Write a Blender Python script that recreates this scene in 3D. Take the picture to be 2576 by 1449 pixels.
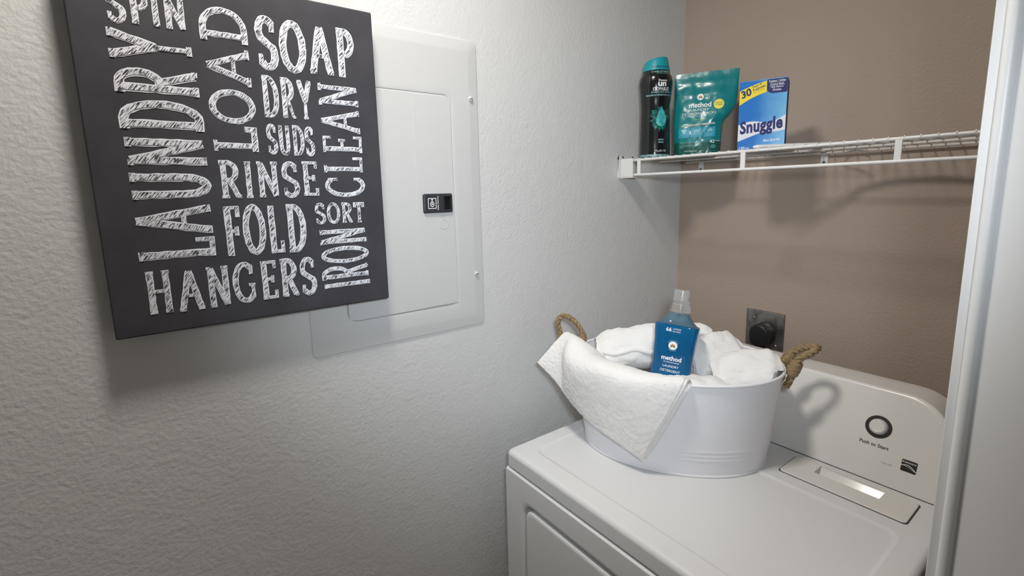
import bpy, bmesh, math, random
from mathutils import Vector, Matrix, noise
sc = bpy.context.scene
COL = sc.collection
for o in list(bpy.data.objects): bpy.data.objects.remove(o, do_unlink=True)
PI = math.pi

# ------------------------------------------------------------------ camera
FPX, CYPX = 1208.93, 670.85
cam = bpy.data.cameras.new('camera'); camo = bpy.data.objects.new('camera', cam); COL.objects.link(camo)
cam.sensor_fit = 'HORIZONTAL'; cam.sensor_width = 36.0; cam.lens = 36.0 * FPX / 2576.0
cam.shift_y = (CYPX - 724.5) / 2576.0
cam.clip_start = 0.01
_R = Vector((0.59973357, 0.79987487, -0.02280009)); _U = Vector((-0.11007906, 0.11069066, 0.98773993)); _F = Vector((-0.79259211, 0.58987098, -0.15443438))
M = Matrix.Identity(4)
for i in range(3):
    M[i][0] = _R[i]; M[i][1] = _U[i]; M[i][2] = -_F[i]
M[0][3], M[1][3], M[2][3] = 1.00015, -1.47835, 1.54239
camo.matrix_world = M
sc.camera = camo

# ------------------------------------------------------------------ world, exposure
w = bpy.data.worlds.new('world'); sc.world = w; w.use_nodes = True
w.node_tree.nodes['Background'].inputs[0].default_value = (0.75, 0.85, 1.0, 1)
w.node_tree.nodes['Background'].inputs[1].default_value = 0.6
vs = sc.view_settings
vs.view_transform = 'Standard'; vs.look = 'None'; vs.gamma = 1.0; vs.use_curve_mapping = False
vs.exposure = 0.0
LAMP_POS = (0.40, -1.28, 2.52); LAMP_STRENGTH = 122.0; LAMP_COLOR = (1.0, 0.945, 0.87)
# the photographer's flash, beside and above the lens
fl = bpy.data.lights.new('camera_flash', 'SPOT'); fl.energy = 35.0; fl.color = (0.84, 0.92, 1.0); fl.spot_size = math.radians(86); fl.spot_blend = 1.0; fl.shadow_soft_size = 0.05
flo = bpy.data.objects.new('camera_flash', fl); COL.objects.link(flo)
flo.location = (1.06, -1.44, 1.64)
flo.rotation_euler = (Vector((0.06, -0.62, 1.50)) - Vector(flo.location)).to_track_quat('-Z', 'Y').to_euler()

# ------------------------------------------------------------------ materials
MATS = {}
def mat(name, color=(0.8, 0.8, 0.8), rough=0.5, metal=0.0, **kw):
    m = bpy.data.materials.new(name); m.use_nodes = True
    nt = m.node_tree; b = nt.nodes['Principled BSDF']
    b.inputs['Base Color'].default_value = (*color, 1); b.inputs['Roughness'].default_value = rough; b.inputs['Metallic'].default_value = metal
    for k, v in kw.items():
        b.inputs[k].default_value = v
    MATS[name] = m
    return m
def N(m, t, **kw):
    n = m.node_tree.nodes.new(t)
    for k, v in kw.items(): setattr(n, k, v)
    return n
def L(m, a, b): m.node_tree.links.new(a, b)
def bsdf(m): return m.node_tree.nodes['Principled BSDF']
def bump(m, scale, strength, dist=0.002, detail=3.0, stretch=None, rough=0.5, chain=None):
    tc = N(m, 'ShaderNodeTexCoord'); nz = N(m, 'ShaderNodeTexNoise'); bp = N(m, 'ShaderNodeBump')
    nz.inputs['Scale'].default_value = scale; nz.inputs['Detail'].default_value = detail; nz.inputs['Roughness'].default_value = rough
    src = tc.outputs['Object']
    if stretch:
        mp = N(m, 'ShaderNodeMapping'); mp.inputs['Scale'].default_value = stretch; L(m, src, mp.inputs[0]); src = mp.outputs[0]
    L(m, src, nz.inputs['Vector']); L(m, nz.outputs[0], bp.inputs['Height'])
    bp.inputs['Strength'].default_value = strength; bp.inputs['Distance'].default_value = dist
    if chain: L(m, chain.outputs[0], bp.inputs['Normal'])
    L(m, bp.outputs[0], bsdf(m).inputs['Normal'])
    return bp
def vary(m, c1, c2, scale, detail=4.0, stretch=None, lo=0.35, hi=0.65):
    tc = N(m, 'ShaderNodeTexCoord'); nz = N(m, 'ShaderNodeTexNoise'); cr = N(m, 'ShaderNodeValToRGB')
    nz.inputs['Scale'].default_value = scale; nz.inputs['Detail'].default_value = detail
    src = tc.outputs['Object']
    if stretch:
        mp = N(m, 'ShaderNodeMapping'); mp.inputs['Scale'].default_value = stretch; L(m, src, mp.inputs[0]); src = mp.outputs[0]
    L(m, src, nz.inputs['Vector']); L(m, nz.outputs[0], cr.inputs[0])
    cr.color_ramp.elements[0].position = lo; cr.color_ramp.elements[0].color = (*c1, 1)
    cr.color_ramp.elements[1].position = hi; cr.color_ramp.elements[1].color = (*c2, 1)
    L(m, cr.outputs[0], bsdf(m).inputs['Base Color'])
    return cr

m = mat('wall_paint', (0.66, 0.66, 0.652), 0.62); b1 = bump(m, 26, 0.25, 0.004, 2); bump(m, 120, 0.55, 0.0022, 2.5, chain=b1)
m = mat('wall_paint_warm_light', (0.408, 0.328, 0.265), 0.65); b1 = bump(m, 30, 0.2, 0.003, 2); bump(m, 130, 0.5, 0.002, 2.5, chain=b1)  # left wall's paint, with warmer light put into its colour
m = mat('ceiling_paint', (0.72, 0.71, 0.69), 0.8); bump(m, 90, 0.4, 0.002)
m = mat('floor_vinyl', (0.30, 0.27, 0.24), 0.5); vary(m, (0.26, 0.23, 0.20), (0.34, 0.30, 0.26), 6)
m = mat('trim_paint', (0.715, 0.725, 0.735), 0.38); bump(m, 60, 0.08, 0.001)
m = mat('panel_enamel', (0.60, 0.60, 0.595), 0.55); bump(m, 260, 0.10, 0.0006)
m = mat('white_enamel', (0.728, 0.734, 0.742), 0.30); bump(m, 700, 0.05, 0.0003)
m = mat('white_gloss_plastic', (0.74, 0.725, 0.70), 0.26); bump(m, 400, 0.04, 0.0003)
m = mat('pocket_gloss', (0.74, 0.725, 0.70), 0.13); bump(m, 400, 0.02, 0.0003)
m = mat('rubber_gap_shade', (0.06, 0.06, 0.06), 0.7); bump(m, 300, 0.1, 0.0004)  # rubber of the feet; also the painted shade in the lint door gap
m = mat('tub_enamel', (0.86, 0.86, 0.89), 0.32); bump(m, 14, 0.05, 0.002)
m = mat('canvas_charcoal', (0.040, 0.038, 0.046), 0.75)
vary(m, (0.034, 0.033, 0.040), (0.052, 0.050, 0.060), 14, 6, lo=0.35, hi=0.75)
bump(m, 1500, 0.22, 0.0006, 1)
m = mat('chalk_white', (0.82, 0.83, 0.88), 0.8); bump(m, 1200, 0.2, 0.0004)
m = mat('chalk_hatch', (0.8, 0.8, 0.86), 0.8)
tc = N(m, 'ShaderNodeTexCoord'); mp = N(m, 'ShaderNodeMapping'); nz = N(m, 'ShaderNodeTexNoise'); cr = N(m, 'ShaderNodeValToRGB')
mp0 = N(m, 'ShaderNodeMapping'); mp0.inputs['Rotation'].default_value = (math.radians(-52), 0, 0)
L(m, tc.outputs['Object'], mp0.inputs[0]); mp.inputs['Scale'].default_value = (1, 70, 700)
L(m, mp0.outputs[0], mp.inputs[0]); L(m, mp.outputs[0], nz.inputs['Vector'])
nz.inputs['Scale'].default_value = 1.0; nz.inputs['Detail'].default_value = 2.0
L(m, nz.outputs[0], cr.inputs[0]); cr.color_ramp.elements[0].position = 0.44; cr.color_ramp.elements[0].color = (0.05, 0.048, 0.058, 1)
cr.color_ramp.elements[1].position = 0.50; cr.color_ramp.elements[1].color = (0.78, 0.79, 0.85, 1)
L(m, cr.outputs[0], bsdf(m).inputs['Base Color'])
m = mat('towel', (0.93, 0.915, 0.90), 0.95, **{'Sheen Weight': 0.25, 'Sheen Roughness': 0.6})
b1 = bump(m, 260, 0.22, 0.003, 2); bump(m, 850, 0.9, 0.0018, 2, chain=b1)
m = mat('towel_band', (0.80, 0.79, 0.78), 0.9); bump(m, 900, 0.5, 0.001)
m = mat('rope', (0.28, 0.19, 0.10), 0.9); vary(m, (0.20, 0.135, 0.07), (0.38, 0.27, 0.15), 160, 4); bump(m, 900, 0.6, 0.0012, 3)
m = mat('twine', (0.33, 0.235, 0.13), 0.9); vary(m, (0.24, 0.165, 0.085), (0.42, 0.30, 0.17), 200, 4); bump(m, 1200, 0.6, 0.0008)
m = mat('wire_white', (0.74, 0.73, 0.71), 0.33); bump(m, 500, 0.05, 0.0003)
m = mat('bracket_plastic', (0.70, 0.70, 0.69), 0.4); bump(m, 500, 0.06, 0.0003)
m = mat('screw_metal', (0.55, 0.53, 0.50), 0.32, 0.9); bump(m, 900, 0.1, 0.0002)
m = mat('screw_dark', (0.05, 0.05, 0.05), 0.5, 0.5); bump(m, 900, 0.1, 0.0002)
m = mat('hanger_plastic', (0.78, 0.78, 0.77), 0.35); bump(m, 300, 0.05, 0.0003)
m = mat('black_plastic', (0.010, 0.010, 0.011), 0.42); bump(m, 500, 0.15, 0.0004)
m = mat('latch_plastic', (0.035, 0.037, 0.042), 0.38); bump(m, 600, 0.3, 0.0005)
m = mat('latch_dark', (0.006, 0.006, 0.008), 0.35); bump(m, 500, 0.1, 0.0003)
m = mat('plate_steel', (0.27, 0.27, 0.255), 0.33, 0.85); vary(m, (0.16, 0.16, 0.15), (0.38, 0.375, 0.36), 45, 6, (1, 1, 0.5)); bump(m, 120, 0.12, 0.0005)
m = mat('ink_black', (0.008, 0.008, 0.008), 0.4); bump(m, 500, 0.02, 0.0002)
m = mat('ink_white', (0.85, 0.85, 0.86), 0.5); bump(m, 500, 0.02, 0.0002)
m = mat('ink_grey', (0.28, 0.27, 0.26), 0.5); bump(m, 500, 0.02, 0.0002)
m = mat('ink_teal', (0.04, 0.35, 0.37), 0.45); bump(m, 500, 0.02, 0.0002)
m = mat('ink_mint', (0.30, 0.62, 0.62), 0.45); bump(m, 500, 0.02, 0.0002)
m = mat('ink_green', (0.20, 0.55, 0.12), 0.45); bump(m, 500, 0.02, 0.0002)
m = mat('ink_navy', (0.008, 0.013, 0.13), 0.6); bump(m, 500, 0.02, 0.0002)
m = mat('ink_yellow', (0.84, 0.66, 0.02), 0.38); bump(m, 500, 0.02, 0.0002)
m = mat('ink_pale_yellow', (0.80, 0.70, 0.10), 0.45); bump(m, 500, 0.02, 0.0002)
m = mat('ink_orange', (0.75, 0.18, 0.03), 0.5); bump(m, 500, 0.02, 0.0002)
m = mat('ink_leaf', (0.04, 0.20, 0.02), 0.5); bump(m, 500, 0.02, 0.0002)
m = mat('ink_sky', (0.03, 0.30, 0.42), 0.45); bump(m, 500, 0.02, 0.0002)
m = mat('ink_silver', (0.42, 0.46, 0.46), 0.35); bump(m, 500, 0.02, 0.0002)
m = mat('bottle_black', (0.006, 0.007, 0.008), 0.16, **{'Coat Weight': 0.4, 'Coat Roughness': 0.08}); bump(m, 20, 0.03, 0.001)
m = mat('cap_teal', (0.008, 0.30, 0.36), 0.36); bump(m, 60, 0.04, 0.0006)
m = mat('bead_base', (0.16, 0.34, 0.35), 0.25); vary(m, (0.03, 0.16, 0.18), (0.35, 0.55, 0.55), 220, 2); bump(m, 250, 0.4, 0.001)
m = mat('emblem_dark', (0.002, 0.04, 0.04), 0.2); vary(m, (0.001, 0.012, 0.014), (0.008, 0.16, 0.15), 110, 3); bump(m, 90, 0.3, 0.0006)
m = mat('emblem_drop', (0.03, 0.42, 0.42), 0.25); vary(m, (0.02, 0.28, 0.30), (0.12, 0.55, 0.54), 90, 3)
bump(m, 90, 0.2, 0.0006)
m = mat('emblem_leaf', (0.006, 0.12, 0.09), 0.2); vary(m, (0.002, 0.04, 0.04), (0.02, 0.27, 0.20), 160, 3); bump(m, 90, 0.2, 0.0006)
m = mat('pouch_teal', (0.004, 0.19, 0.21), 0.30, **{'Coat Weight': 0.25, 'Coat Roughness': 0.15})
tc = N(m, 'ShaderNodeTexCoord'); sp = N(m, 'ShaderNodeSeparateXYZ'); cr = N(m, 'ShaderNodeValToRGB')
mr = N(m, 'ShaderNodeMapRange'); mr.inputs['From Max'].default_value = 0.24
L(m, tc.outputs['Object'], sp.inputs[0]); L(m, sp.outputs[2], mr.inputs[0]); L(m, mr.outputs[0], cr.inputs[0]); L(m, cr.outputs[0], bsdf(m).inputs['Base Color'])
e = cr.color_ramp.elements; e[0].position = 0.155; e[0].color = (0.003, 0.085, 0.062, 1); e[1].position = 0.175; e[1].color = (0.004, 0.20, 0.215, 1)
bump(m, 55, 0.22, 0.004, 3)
m = mat('box_blue', (0.010, 0.20, 0.60), 0.30)  # glare painted into the carton's blue, lighter towards the right
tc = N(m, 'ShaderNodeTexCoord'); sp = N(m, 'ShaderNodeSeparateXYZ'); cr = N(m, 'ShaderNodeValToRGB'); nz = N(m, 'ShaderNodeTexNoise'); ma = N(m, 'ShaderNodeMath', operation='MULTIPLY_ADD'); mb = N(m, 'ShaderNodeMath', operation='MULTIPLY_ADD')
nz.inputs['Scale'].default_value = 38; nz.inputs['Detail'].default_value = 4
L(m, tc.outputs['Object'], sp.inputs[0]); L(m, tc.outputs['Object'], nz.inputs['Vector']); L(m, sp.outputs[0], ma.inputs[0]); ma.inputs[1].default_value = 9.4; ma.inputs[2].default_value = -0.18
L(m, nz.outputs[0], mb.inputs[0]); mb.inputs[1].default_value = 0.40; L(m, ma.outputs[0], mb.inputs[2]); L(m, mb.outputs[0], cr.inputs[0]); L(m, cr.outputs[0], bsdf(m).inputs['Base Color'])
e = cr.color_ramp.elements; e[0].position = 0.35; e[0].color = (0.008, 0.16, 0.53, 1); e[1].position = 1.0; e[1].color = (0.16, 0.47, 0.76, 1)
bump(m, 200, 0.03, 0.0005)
m = mat('box_light_blue', (0.10, 0.42, 0.75), 0.30); vary(m, (0.06, 0.34, 0.70), (0.25, 0.55, 0.82), 40, 3); bump(m, 200, 0.03, 0.0005)
m = mat('box_white', (0.72, 0.73, 0.78), 0.35); bump(m, 200, 0.03, 0.0005)
m = mat('detergent_blue', (0.003, 0.155, 0.38), 0.10, **{'Transmission Weight': 0.45, 'IOR': 1.4, 'Coat Weight': 0.3, 'Coat Roughness': 0.05}); bump(m, 30, 0.03, 0.001)
m = mat('clear_bottle', (0.16, 0.27, 0.36), 0.08, **{'Transmission Weight': 0.55, 'IOR': 1.25}); bump(m, 30, 0.03, 0.001)
m = mat('clear_cap', (0.90, 0.91, 0.92), 0.16, **{'Transmission Weight': 0.86, 'IOR': 1.2}); bump(m, 200, 0.05, 0.0004)
m = mat('lamp_metal', (0.6, 0.58, 0.55), 0.3, 0.8); bump(m, 300, 0.03, 0.0002)
m = mat('lamp_diffuser', (0.9, 0.9, 0.88), 0.5); bump(m, 100, 0.02, 0.0002)
bsdf(m).inputs['Emission Color'].default_value = (*LAMP_COLOR, 1); bsdf(m).inputs['Emission Strength'].default_value = LAMP_STRENGTH

# ------------------------------------------------------------------ object helpers
OFF = {}
def _reg(o, off): OFF[o.name] = Vector(off)
def thing(name, label, cat, loc=(0, 0, 0), rot=(0, 0, 0), group=None):
    o = bpy.data.objects.new(name, None); COL.objects.link(o); o.location = loc; o.rotation_euler = rot
    o.empty_display_size = 0.05
    o['label'] = label; o['category'] = cat
    if group: o['group'] = group
    _reg(o, (0, 0, 0) if any(rot) else loc)
    return o
def tag(o, label, cat, group=None):
    o['label'] = label; o['category'] = cat
    if group: o['group'] = group
    return o
class G:
    """collects geometry; one material index per face"""
    def __init__(s): s.v = []; s.f = []; s.mi = []
    def add(s, v, f, mi=0):
        n = len(s.v); s.v += [tuple(p) for p in v]; s.f += [tuple(i + n for i in q) for q in f]; s.mi += [mi] * len(f); return s
    def xf(s, fn): s.v = [tuple(fn(Vector(p))) for p in s.v]; return s
def obj(name, g, mats, parent=None, smooth=True, kind=None, label=None, sharp=35):
    if isinstance(mats, str): mats = [mats]
    off = OFF.get(parent.name, Vector((0, 0, 0))) if parent else Vector((0, 0, 0))
    me = bpy.data.meshes.new(name)
    me.from_pydata([tuple(Vector(p) - off) for p in g.v], [], g.f)
    for mm in mats: me.materials.append(MATS[mm])
    if len(mats) > 1:
        me.polygons.foreach_set('material_index', g.mi)
    me.update()
    bm = bmesh.new(); bm.from_mesh(me); bmesh.ops.remove_doubles(bm, verts=bm.verts, dist=1e-6); bmesh.ops.recalc_face_normals(bm, faces=bm.faces)
    if smooth:
        lim = math.radians(sharp)
        for f in bm.faces: f.smooth = True
        for e in bm.edges:
            if len(e.link_faces) == 2 and e.calc_face_angle(0) > lim: e.smooth = False
    bm.to_mesh(me); bm.free()
    o = bpy.data.objects.new(name, me); COL.objects.link(o)
    if parent: o.parent = parent
    _reg(o, off)
    if smooth and len(g.f) < 4000:
        wn = o.modifiers.new('weighted_normal', 'WEIGHTED_NORMAL'); wn.keep_sharp = True; wn.weight = 100
    if kind: o['kind'] = kind
    if label: o['label'] = label
    return o
def copy_part(src, parent, loc=(0, 0, 0), rot=(0, 0, 0)):
    c = src.copy(); COL.objects.link(c); c.parent = parent; c.location = loc; c.rotation_euler = rot; _reg(c, OFF[src.name]); return c

def box(x0, x1, y0, y1, z0, z1, bev=0.0, seg=2):
    g = G()
    if bev <= 0:
        v = [(x, y, z) for x in (x0, x1) for y in (y0, y1) for z in (z0, z1)]
        return g.add(v, [(0, 1, 3, 2), (4, 6, 7, 5), (0, 4, 5, 1), (2, 3, 7, 6), (0, 2, 6, 4), (1, 5, 7, 3)])
    bm = bmesh.new(); bmesh.ops.create_cube(bm, size=1)
    for v in bm.verts: v.co = Vector(((x0 + x1) / 2 + v.co.x * (x1 - x0), (y0 + y1) / 2 + v.co.y * (y1 - y0), (z0 + z1) / 2 + v.co.z * (z1 - z0)))
    bmesh.ops.bevel(bm, geom=list(bm.edges), offset=bev, segments=seg, profile=0.5, affect='EDGES')
    bm.verts.index_update()
    g.add([v.co[:] for v in bm.verts], [[v.index for v in f.verts] for f in bm.faces]); bm.free()
    return g
def rrect(x0, x1, y0, y1, r, n=5):
    """rounded rectangle loop, CCW; r scalar or 4 radii (br, tr, tl, bl)"""
    rs = r if isinstance(r, (list, tuple)) else (r,) * 4
    out = []
    for (cx, cy, a0, rr) in ((x1, y0, -PI/2, rs[0]), (x1, y1, 0, rs[1]), (x0, y1, PI/2, rs[2]), (x0, y0, PI, rs[3])):
        ccx = cx - rr if cx == x1 else cx + rr; ccy = cy - rr if cy == y1 else cy + rr
        for i in range(n + 1):
            a = a0 + PI/2 * i / n; out.append((ccx + rr * math.cos(a), ccy + rr * math.sin(a)))
    return out
def loft(loops, cap0=True, cap1=True, closed=True):
    g = G(); n = len(loops[0]); v = [p for l in loops for p in l]; f = []
    for k in range(len(loops) - 1):
        for i in range(n if closed else n - 1):
            j = (i + 1) % n; f.append((k*n + i, k*n + j, (k+1)*n + j, (k+1)*n + i))
    if cap0: f.append(tuple(reversed(range(n))))
    if cap1: f.append(tuple(range((len(loops)-1)*n, len(loops)*n)))
    return g.add(v, f)
def tube(path, r, n=8, closed=False, caps=True):
    """tube along 3D path; r scalar or list"""
    P = [Vector(p) for p in path]; m = len(P); rs = r if isinstance(r, (list, tuple)) else [r] * m
    T = []
    for i in range(m):
        a = P[(i - 1) % m] if (closed or i > 0) else P[i]; b = P[(i + 1) % m] if (closed or i < m - 1) else P[i]
        T.append((b - a).normalized())
    up = Vector((0, 0, 1)) if abs(T[0].z) < 0.9 else Vector((1, 0, 0))
    nrm = (up - T[0] * up.dot(T[0])).normalized(); loops = []
    for i in range(m):
        nrm = (nrm - T[i] * nrm.dot(T[i])).normalized(); bi = T[i].cross(nrm)
        loops.append([P[i] + (nrm * math.cos(2*PI*k/n) + bi * math.sin(2*PI*k/n)) * rs[i] for k in range(n)])
    if closed: loops.append(loops[0]); return loft(loops, False, False)
    return loft(loops, caps, caps)
def lathe(prof, c=(0, 0, 0), n=32, axis='z'):
    """prof = [(r, h)]"""
    loops = []
    for r, h in prof:
        l = []
        for k in range(n):
            a = 2*PI*k/n
            if axis == 'z': p = (c[0] + r*math.cos(a), c[1] + r*math.sin(a), c[2] + h)
            elif axis == 'y': p = (c[0] + r*math.cos(a), c[1] + h, c[2] + r*math.sin(a))
            else: p = (c[0] + h, c[1] + r*math.cos(a), c[2] + r*math.sin(a))
            l.append(p)
        loops.append(l)
    return loft(loops)
def merge(*gs):
    g = G()
    for q in gs:
        n = len(g.v); g.v += q.v; g.f += [tuple(i + n for i in f) for f in q.f]; g.mi += q.mi
    return g
def smooth_path(pts, n=8, closed=False):
    P = [Vector(p) for p in pts]; m = len(P); out = []
    rng = m if closed else m - 1
    for i in range(rng):
        p0 = P[(i-1) % m] if (closed or i > 0) else P[0]*2 - P[1]
        p1 = P[i]; p2 = P[(i+1) % m]; p3 = P[(i+2) % m] if (closed or i < m - 2) else P[-1]*2 - P[-2]
        for k in range(n):
            t = k / n
            out.append(0.5*((2*p1) + (p2-p0)*t + (2*p0-5*p1+4*p2-p3)*t*t + (3*p1-p0-3*p2+p3)*t*t*t))
    if not closed: out.append(P[-1])
    return out
def spline1(xs, ys, x):
    """monotone-ish catmull interpolation of samples"""
    if x <= xs[0]: return ys[0]
    if x >= xs[-1]: return ys[-1]
    for i in range(len(xs) - 1):
        if xs[i] <= x <= xs[i+1]:
            t = (x - xs[i]) / (xs[i+1] - xs[i]); t = t*t*(3 - 2*t)
            return ys[i] + (ys[i+1] - ys[i]) * t

# text as flat mesh data in a unit frame (built-in font)
_T = {}
def text2d(s, bold=0.0, shear=0.0, space=1.0, res=3):
    key = (s, bold, shear, space)
    if key in _T: return _T[key]
    cu = bpy.data.curves.new('t', 'FONT'); cu.body = s; cu.size = 1; cu.offset = bold; cu.shear = shear; cu.resolution_u = res; cu.space_character = space
    o = bpy.data.objects.new('t', cu); COL.objects.link(o)
    dg = bpy.context.evaluated_depsgraph_get(); me = bpy.data.meshes.new_from_object(o.evaluated_get(dg))
    v = [tuple(p.co[:2]) for p in me.vertices]; f = [tuple(p.vertices) for p in me.polygons]
    bpy.data.objects.remove(o); bpy.data.curves.remove(cu); bpy.data.meshes.remove(me)
    x0 = min(p[0] for p in v); x1 = max(p[0] for p in v); y0 = min(p[1] for p in v); y1 = max(p[1] for p in v)
    v = [((p[0]-x0)/(x1-x0), (p[1]-y0)/(y1-y0)) for p in v]
    _T[key] = (v, f, (x1-x0)/(y1-y0)); return _T[key]
def text_g(s, u0, v0, h=None, wd=None, bold=0.0, shear=0.0, space=1.0, anchor='l', rot=0.0):
    """text mesh in (u,v,0): u0,v0 lower-left (or centre-bottom), fitted to height and/or width"""
    v, f, asp = text2d(s, bold, shear, space)
    if h is None: h = wd / asp
    if wd is None: wd = h * asp
    ux = 0 if anchor == 'l' else -wd/2
    c, sn = math.cos(rot), math.sin(rot); g = G()
    vv = []
    for p in v:
        a, b = ux + p[0]*wd, p[1]*h
        vv.append((u0 + a*c - b*sn, v0 + a*sn + b*c, 0))
    return g.add(vv, f)
def lines(gs, fn, mt, parent):
    for g in gs: obj('printed_text', fn(g), mt, parent, False)
def poly_g(pts): return G().add([(p[0], p[1], 0) for p in pts], [tuple(range(len(pts)))])
def ribbon2d(pts, wdt, z=0.0, jit=0.0, rng=None, closed=False):
    P = [Vector((p[0], p[1])) for p in pts]; m = len(P); Lf = []; Rt = []
    for i in range(m):
        a = P[(i-1) % m] if (closed or i > 0) else P[i]; b = P[(i+1) % m] if (closed or i < m-1) else P[i]
        d1 = (P[i] - a); d2 = (b - P[i])
        d1 = d1.normalized() if d1.length > 1e-9 else d2.normalized(); d2 = d2.normalized() if d2.length > 1e-9 else d1
        t = (d1 + d2)
        t = t.normalized() if t.length > 1e-6 else d1
        nn = Vector((-t.y, t.x)); k = 1.0 / max(0.55, nn.dot(Vector((-d1.y, d1.x))))
        ja = (rng.uniform(-jit, jit) if rng else 0); jb = (rng.uniform(-jit, jit) if rng else 0)
        Lf.append(P[i] + nn*(wdt/2*k + ja)); Rt.append(P[i] - nn*(wdt/2*k + jb))
    v = [(p.x, p.y, z) for p in Lf] + [(p.x, p.y, z) for p in Rt]
    f = [(i, (i+1) % m, m + (i+1) % m, m + i) for i in range(m if closed else m - 1)]
    return G().add(v, f)
def ellipse(cx, cy, rx, ry, n=28, a0=0.0, a1=2*PI, end=False):
    k = n + 1 if end else n
    return [(cx + rx*math.cos(a0 + (a1-a0)*i/n), cy + ry*math.sin(a0 + (a1-a0)*i/n)) for i in range(k)]

# ------------------------------------------------------------------ the setting
CEIL = 2.56
def struct(name, g, m, smooth=False):
    o = obj(name, g, m, None, smooth); o['kind'] = 'structure'; return o
struct('wall_left', box(-0.12, 0, -3.1, 0.12, 0, CEIL), 'wall_paint')
struct('wall_back', box(0, 2.3, 0, 0.12, 0, CEIL), 'wall_paint_warm_light')
struct('wall_right', box(1.75, 1.87, -0.77, 0, 0, CEIL), 'wall_paint_warm_light')
struct('wall_partition', box(0.912, 2.3, -0.880, -0.77, 0, CEIL), 'wall_paint')
struct('wall_hall', box(2.3, 2.42, -3.1, -0.77, 0, CEIL), 'wall_paint')
struct('floor', box(-0.12, 2.42, -3.22, 0.12, -0.1, 0), 'floor_vinyl')
struct('ceiling', box(-0.12, 2.42, -3.22, 0.12, CEIL, CEIL + 0.1), 'ceiling_paint')
struct('wall_behind', box(-0.12, 2.42, -3.22, -3.1, 0, CEIL), 'wall_paint')
# trim on the end of the partition: jamb board and moulded casing
jt = struct('trim_1', box(0.8985, 0.912, -0.885, -0.765, 0, 2.3, 0.0015, 2), 'trim_paint', True)
prof = [(0.9065, -0.880), (0.9065, -0.8865)]
prof += [(0.9118 - 0.0053*math.cos(a), -0.8880 - 0.0053*math.sin(a)) for a in [PI*k/10 for k in range(0, 9)]]
prof += [(0.9172, -0.8882), (0.9190, -0.8886), (0.926, -0.8915), (0.940, -0.8945), (0.958, -0.8960), (0.985, -0.8965), (0.9870, -0.8955), (0.9870, -0.880)]
struct('trim_2', loft([[(x, y, 0.0) for x, y in prof], [(x, y, 2.3) for x, y in prof]]), 'trim_paint', True)

# flat disc ceiling lamp (above the picture, it lights the room)
lx, ly, lz = LAMP_POS
lt = thing('ceiling_lamp', 'flat round ceiling lamp with white diffuser disc above the canvas sign', 'lamp', (lx, ly, CEIL))
obj('housing', lathe([(0.005, CEIL), (0.128, CEIL), (0.132, CEIL - 0.006), (0.132, lz + 0.006), (0.128, lz - 0.002), (0.112, lz - 0.003), (0.110, lz + 0.003), (0.005, lz + 0.004)], (lx, ly, 0), 48), 'lamp_metal', lt)
obj('diffuser', lathe([(0.109, lz + 0.0025), (0.109, lz), (0.004, lz)], (lx, ly, 0), 48), 'lamp_diffuser', lt)
# ------------------------------------------------------------------ dryer
DX0, DX1, DYF, DYB, DZ = 0.097, 0.834, -0.838, -0.138, 0.914
dry = thing('clothes_dryer', 'white clothes dryer with sloped control console standing against the back wall', 'dryer', (0.4655, -0.49, 0))
obj('cabinet', box(DX0 + 0.001, DX1 - 0.001, DYF + 0.016, DYB, 0.02, 0.870, 0.004), 'white_enamel', dry)
for x in (DX0 + 0.06, DX1 - 0.06):
    for y in (DYF + 0.07, DYB - 0.06):
        obj('foot', lathe([(0.022, 0), (0.022, 0.008), (0.010, 0.012), (0.010, 0.03)], (x, y, 0), 16), 'rubber_gap_shade', dry)
# front panel: sheet with a rounded opening for the door
def lp(l, y): return [(p[0], y, p[1]) for p in l]
n = 6
fo = lambda i: rrect(DX0 - 0.0015 + i, DX1 + 0.0015 - i, 0.022 + i, 0.868 - i, 0.006, n)
fi = lambda i: rrect(0.166 - i, 0.765 + i, 0.245 - i, 0.805 + i, 0.034, n)
loops = [lp(fo(0), DYF + 0.014), lp(fo(0), DYF + 0.003), lp(fo(0.0008), DYF - 0.0005), lp(fo(0.003), DYF - 0.003), lp(fo(0.006), DYF - 0.0035),
         lp(fi(0.012), DYF - 0.0035), lp(fi(0.006), DYF - 0.0028), lp(fi(0.002), DYF - 0.0005), lp(fi(0), DYF + 0.004), lp(fi(0), DYF + 0.0155)]
obj('front_panel', loft(loops, False, False), 'white_enamel', dry)
fd = lambda i: rrect(0.172 + i, 0.759 - i, 0.251 + i, 0.797 - i, 0.030, n)
obj('door', loft([lp(fd(0), DYF + 0.0158), lp(fd(0), DYF + 0.004), lp(fd(0.0015), DYF), lp(fd(0.005), DYF - 0.0028), lp(fd(0.010), DYF - 0.0035)], True, True), 'white_enamel', dry)
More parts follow.
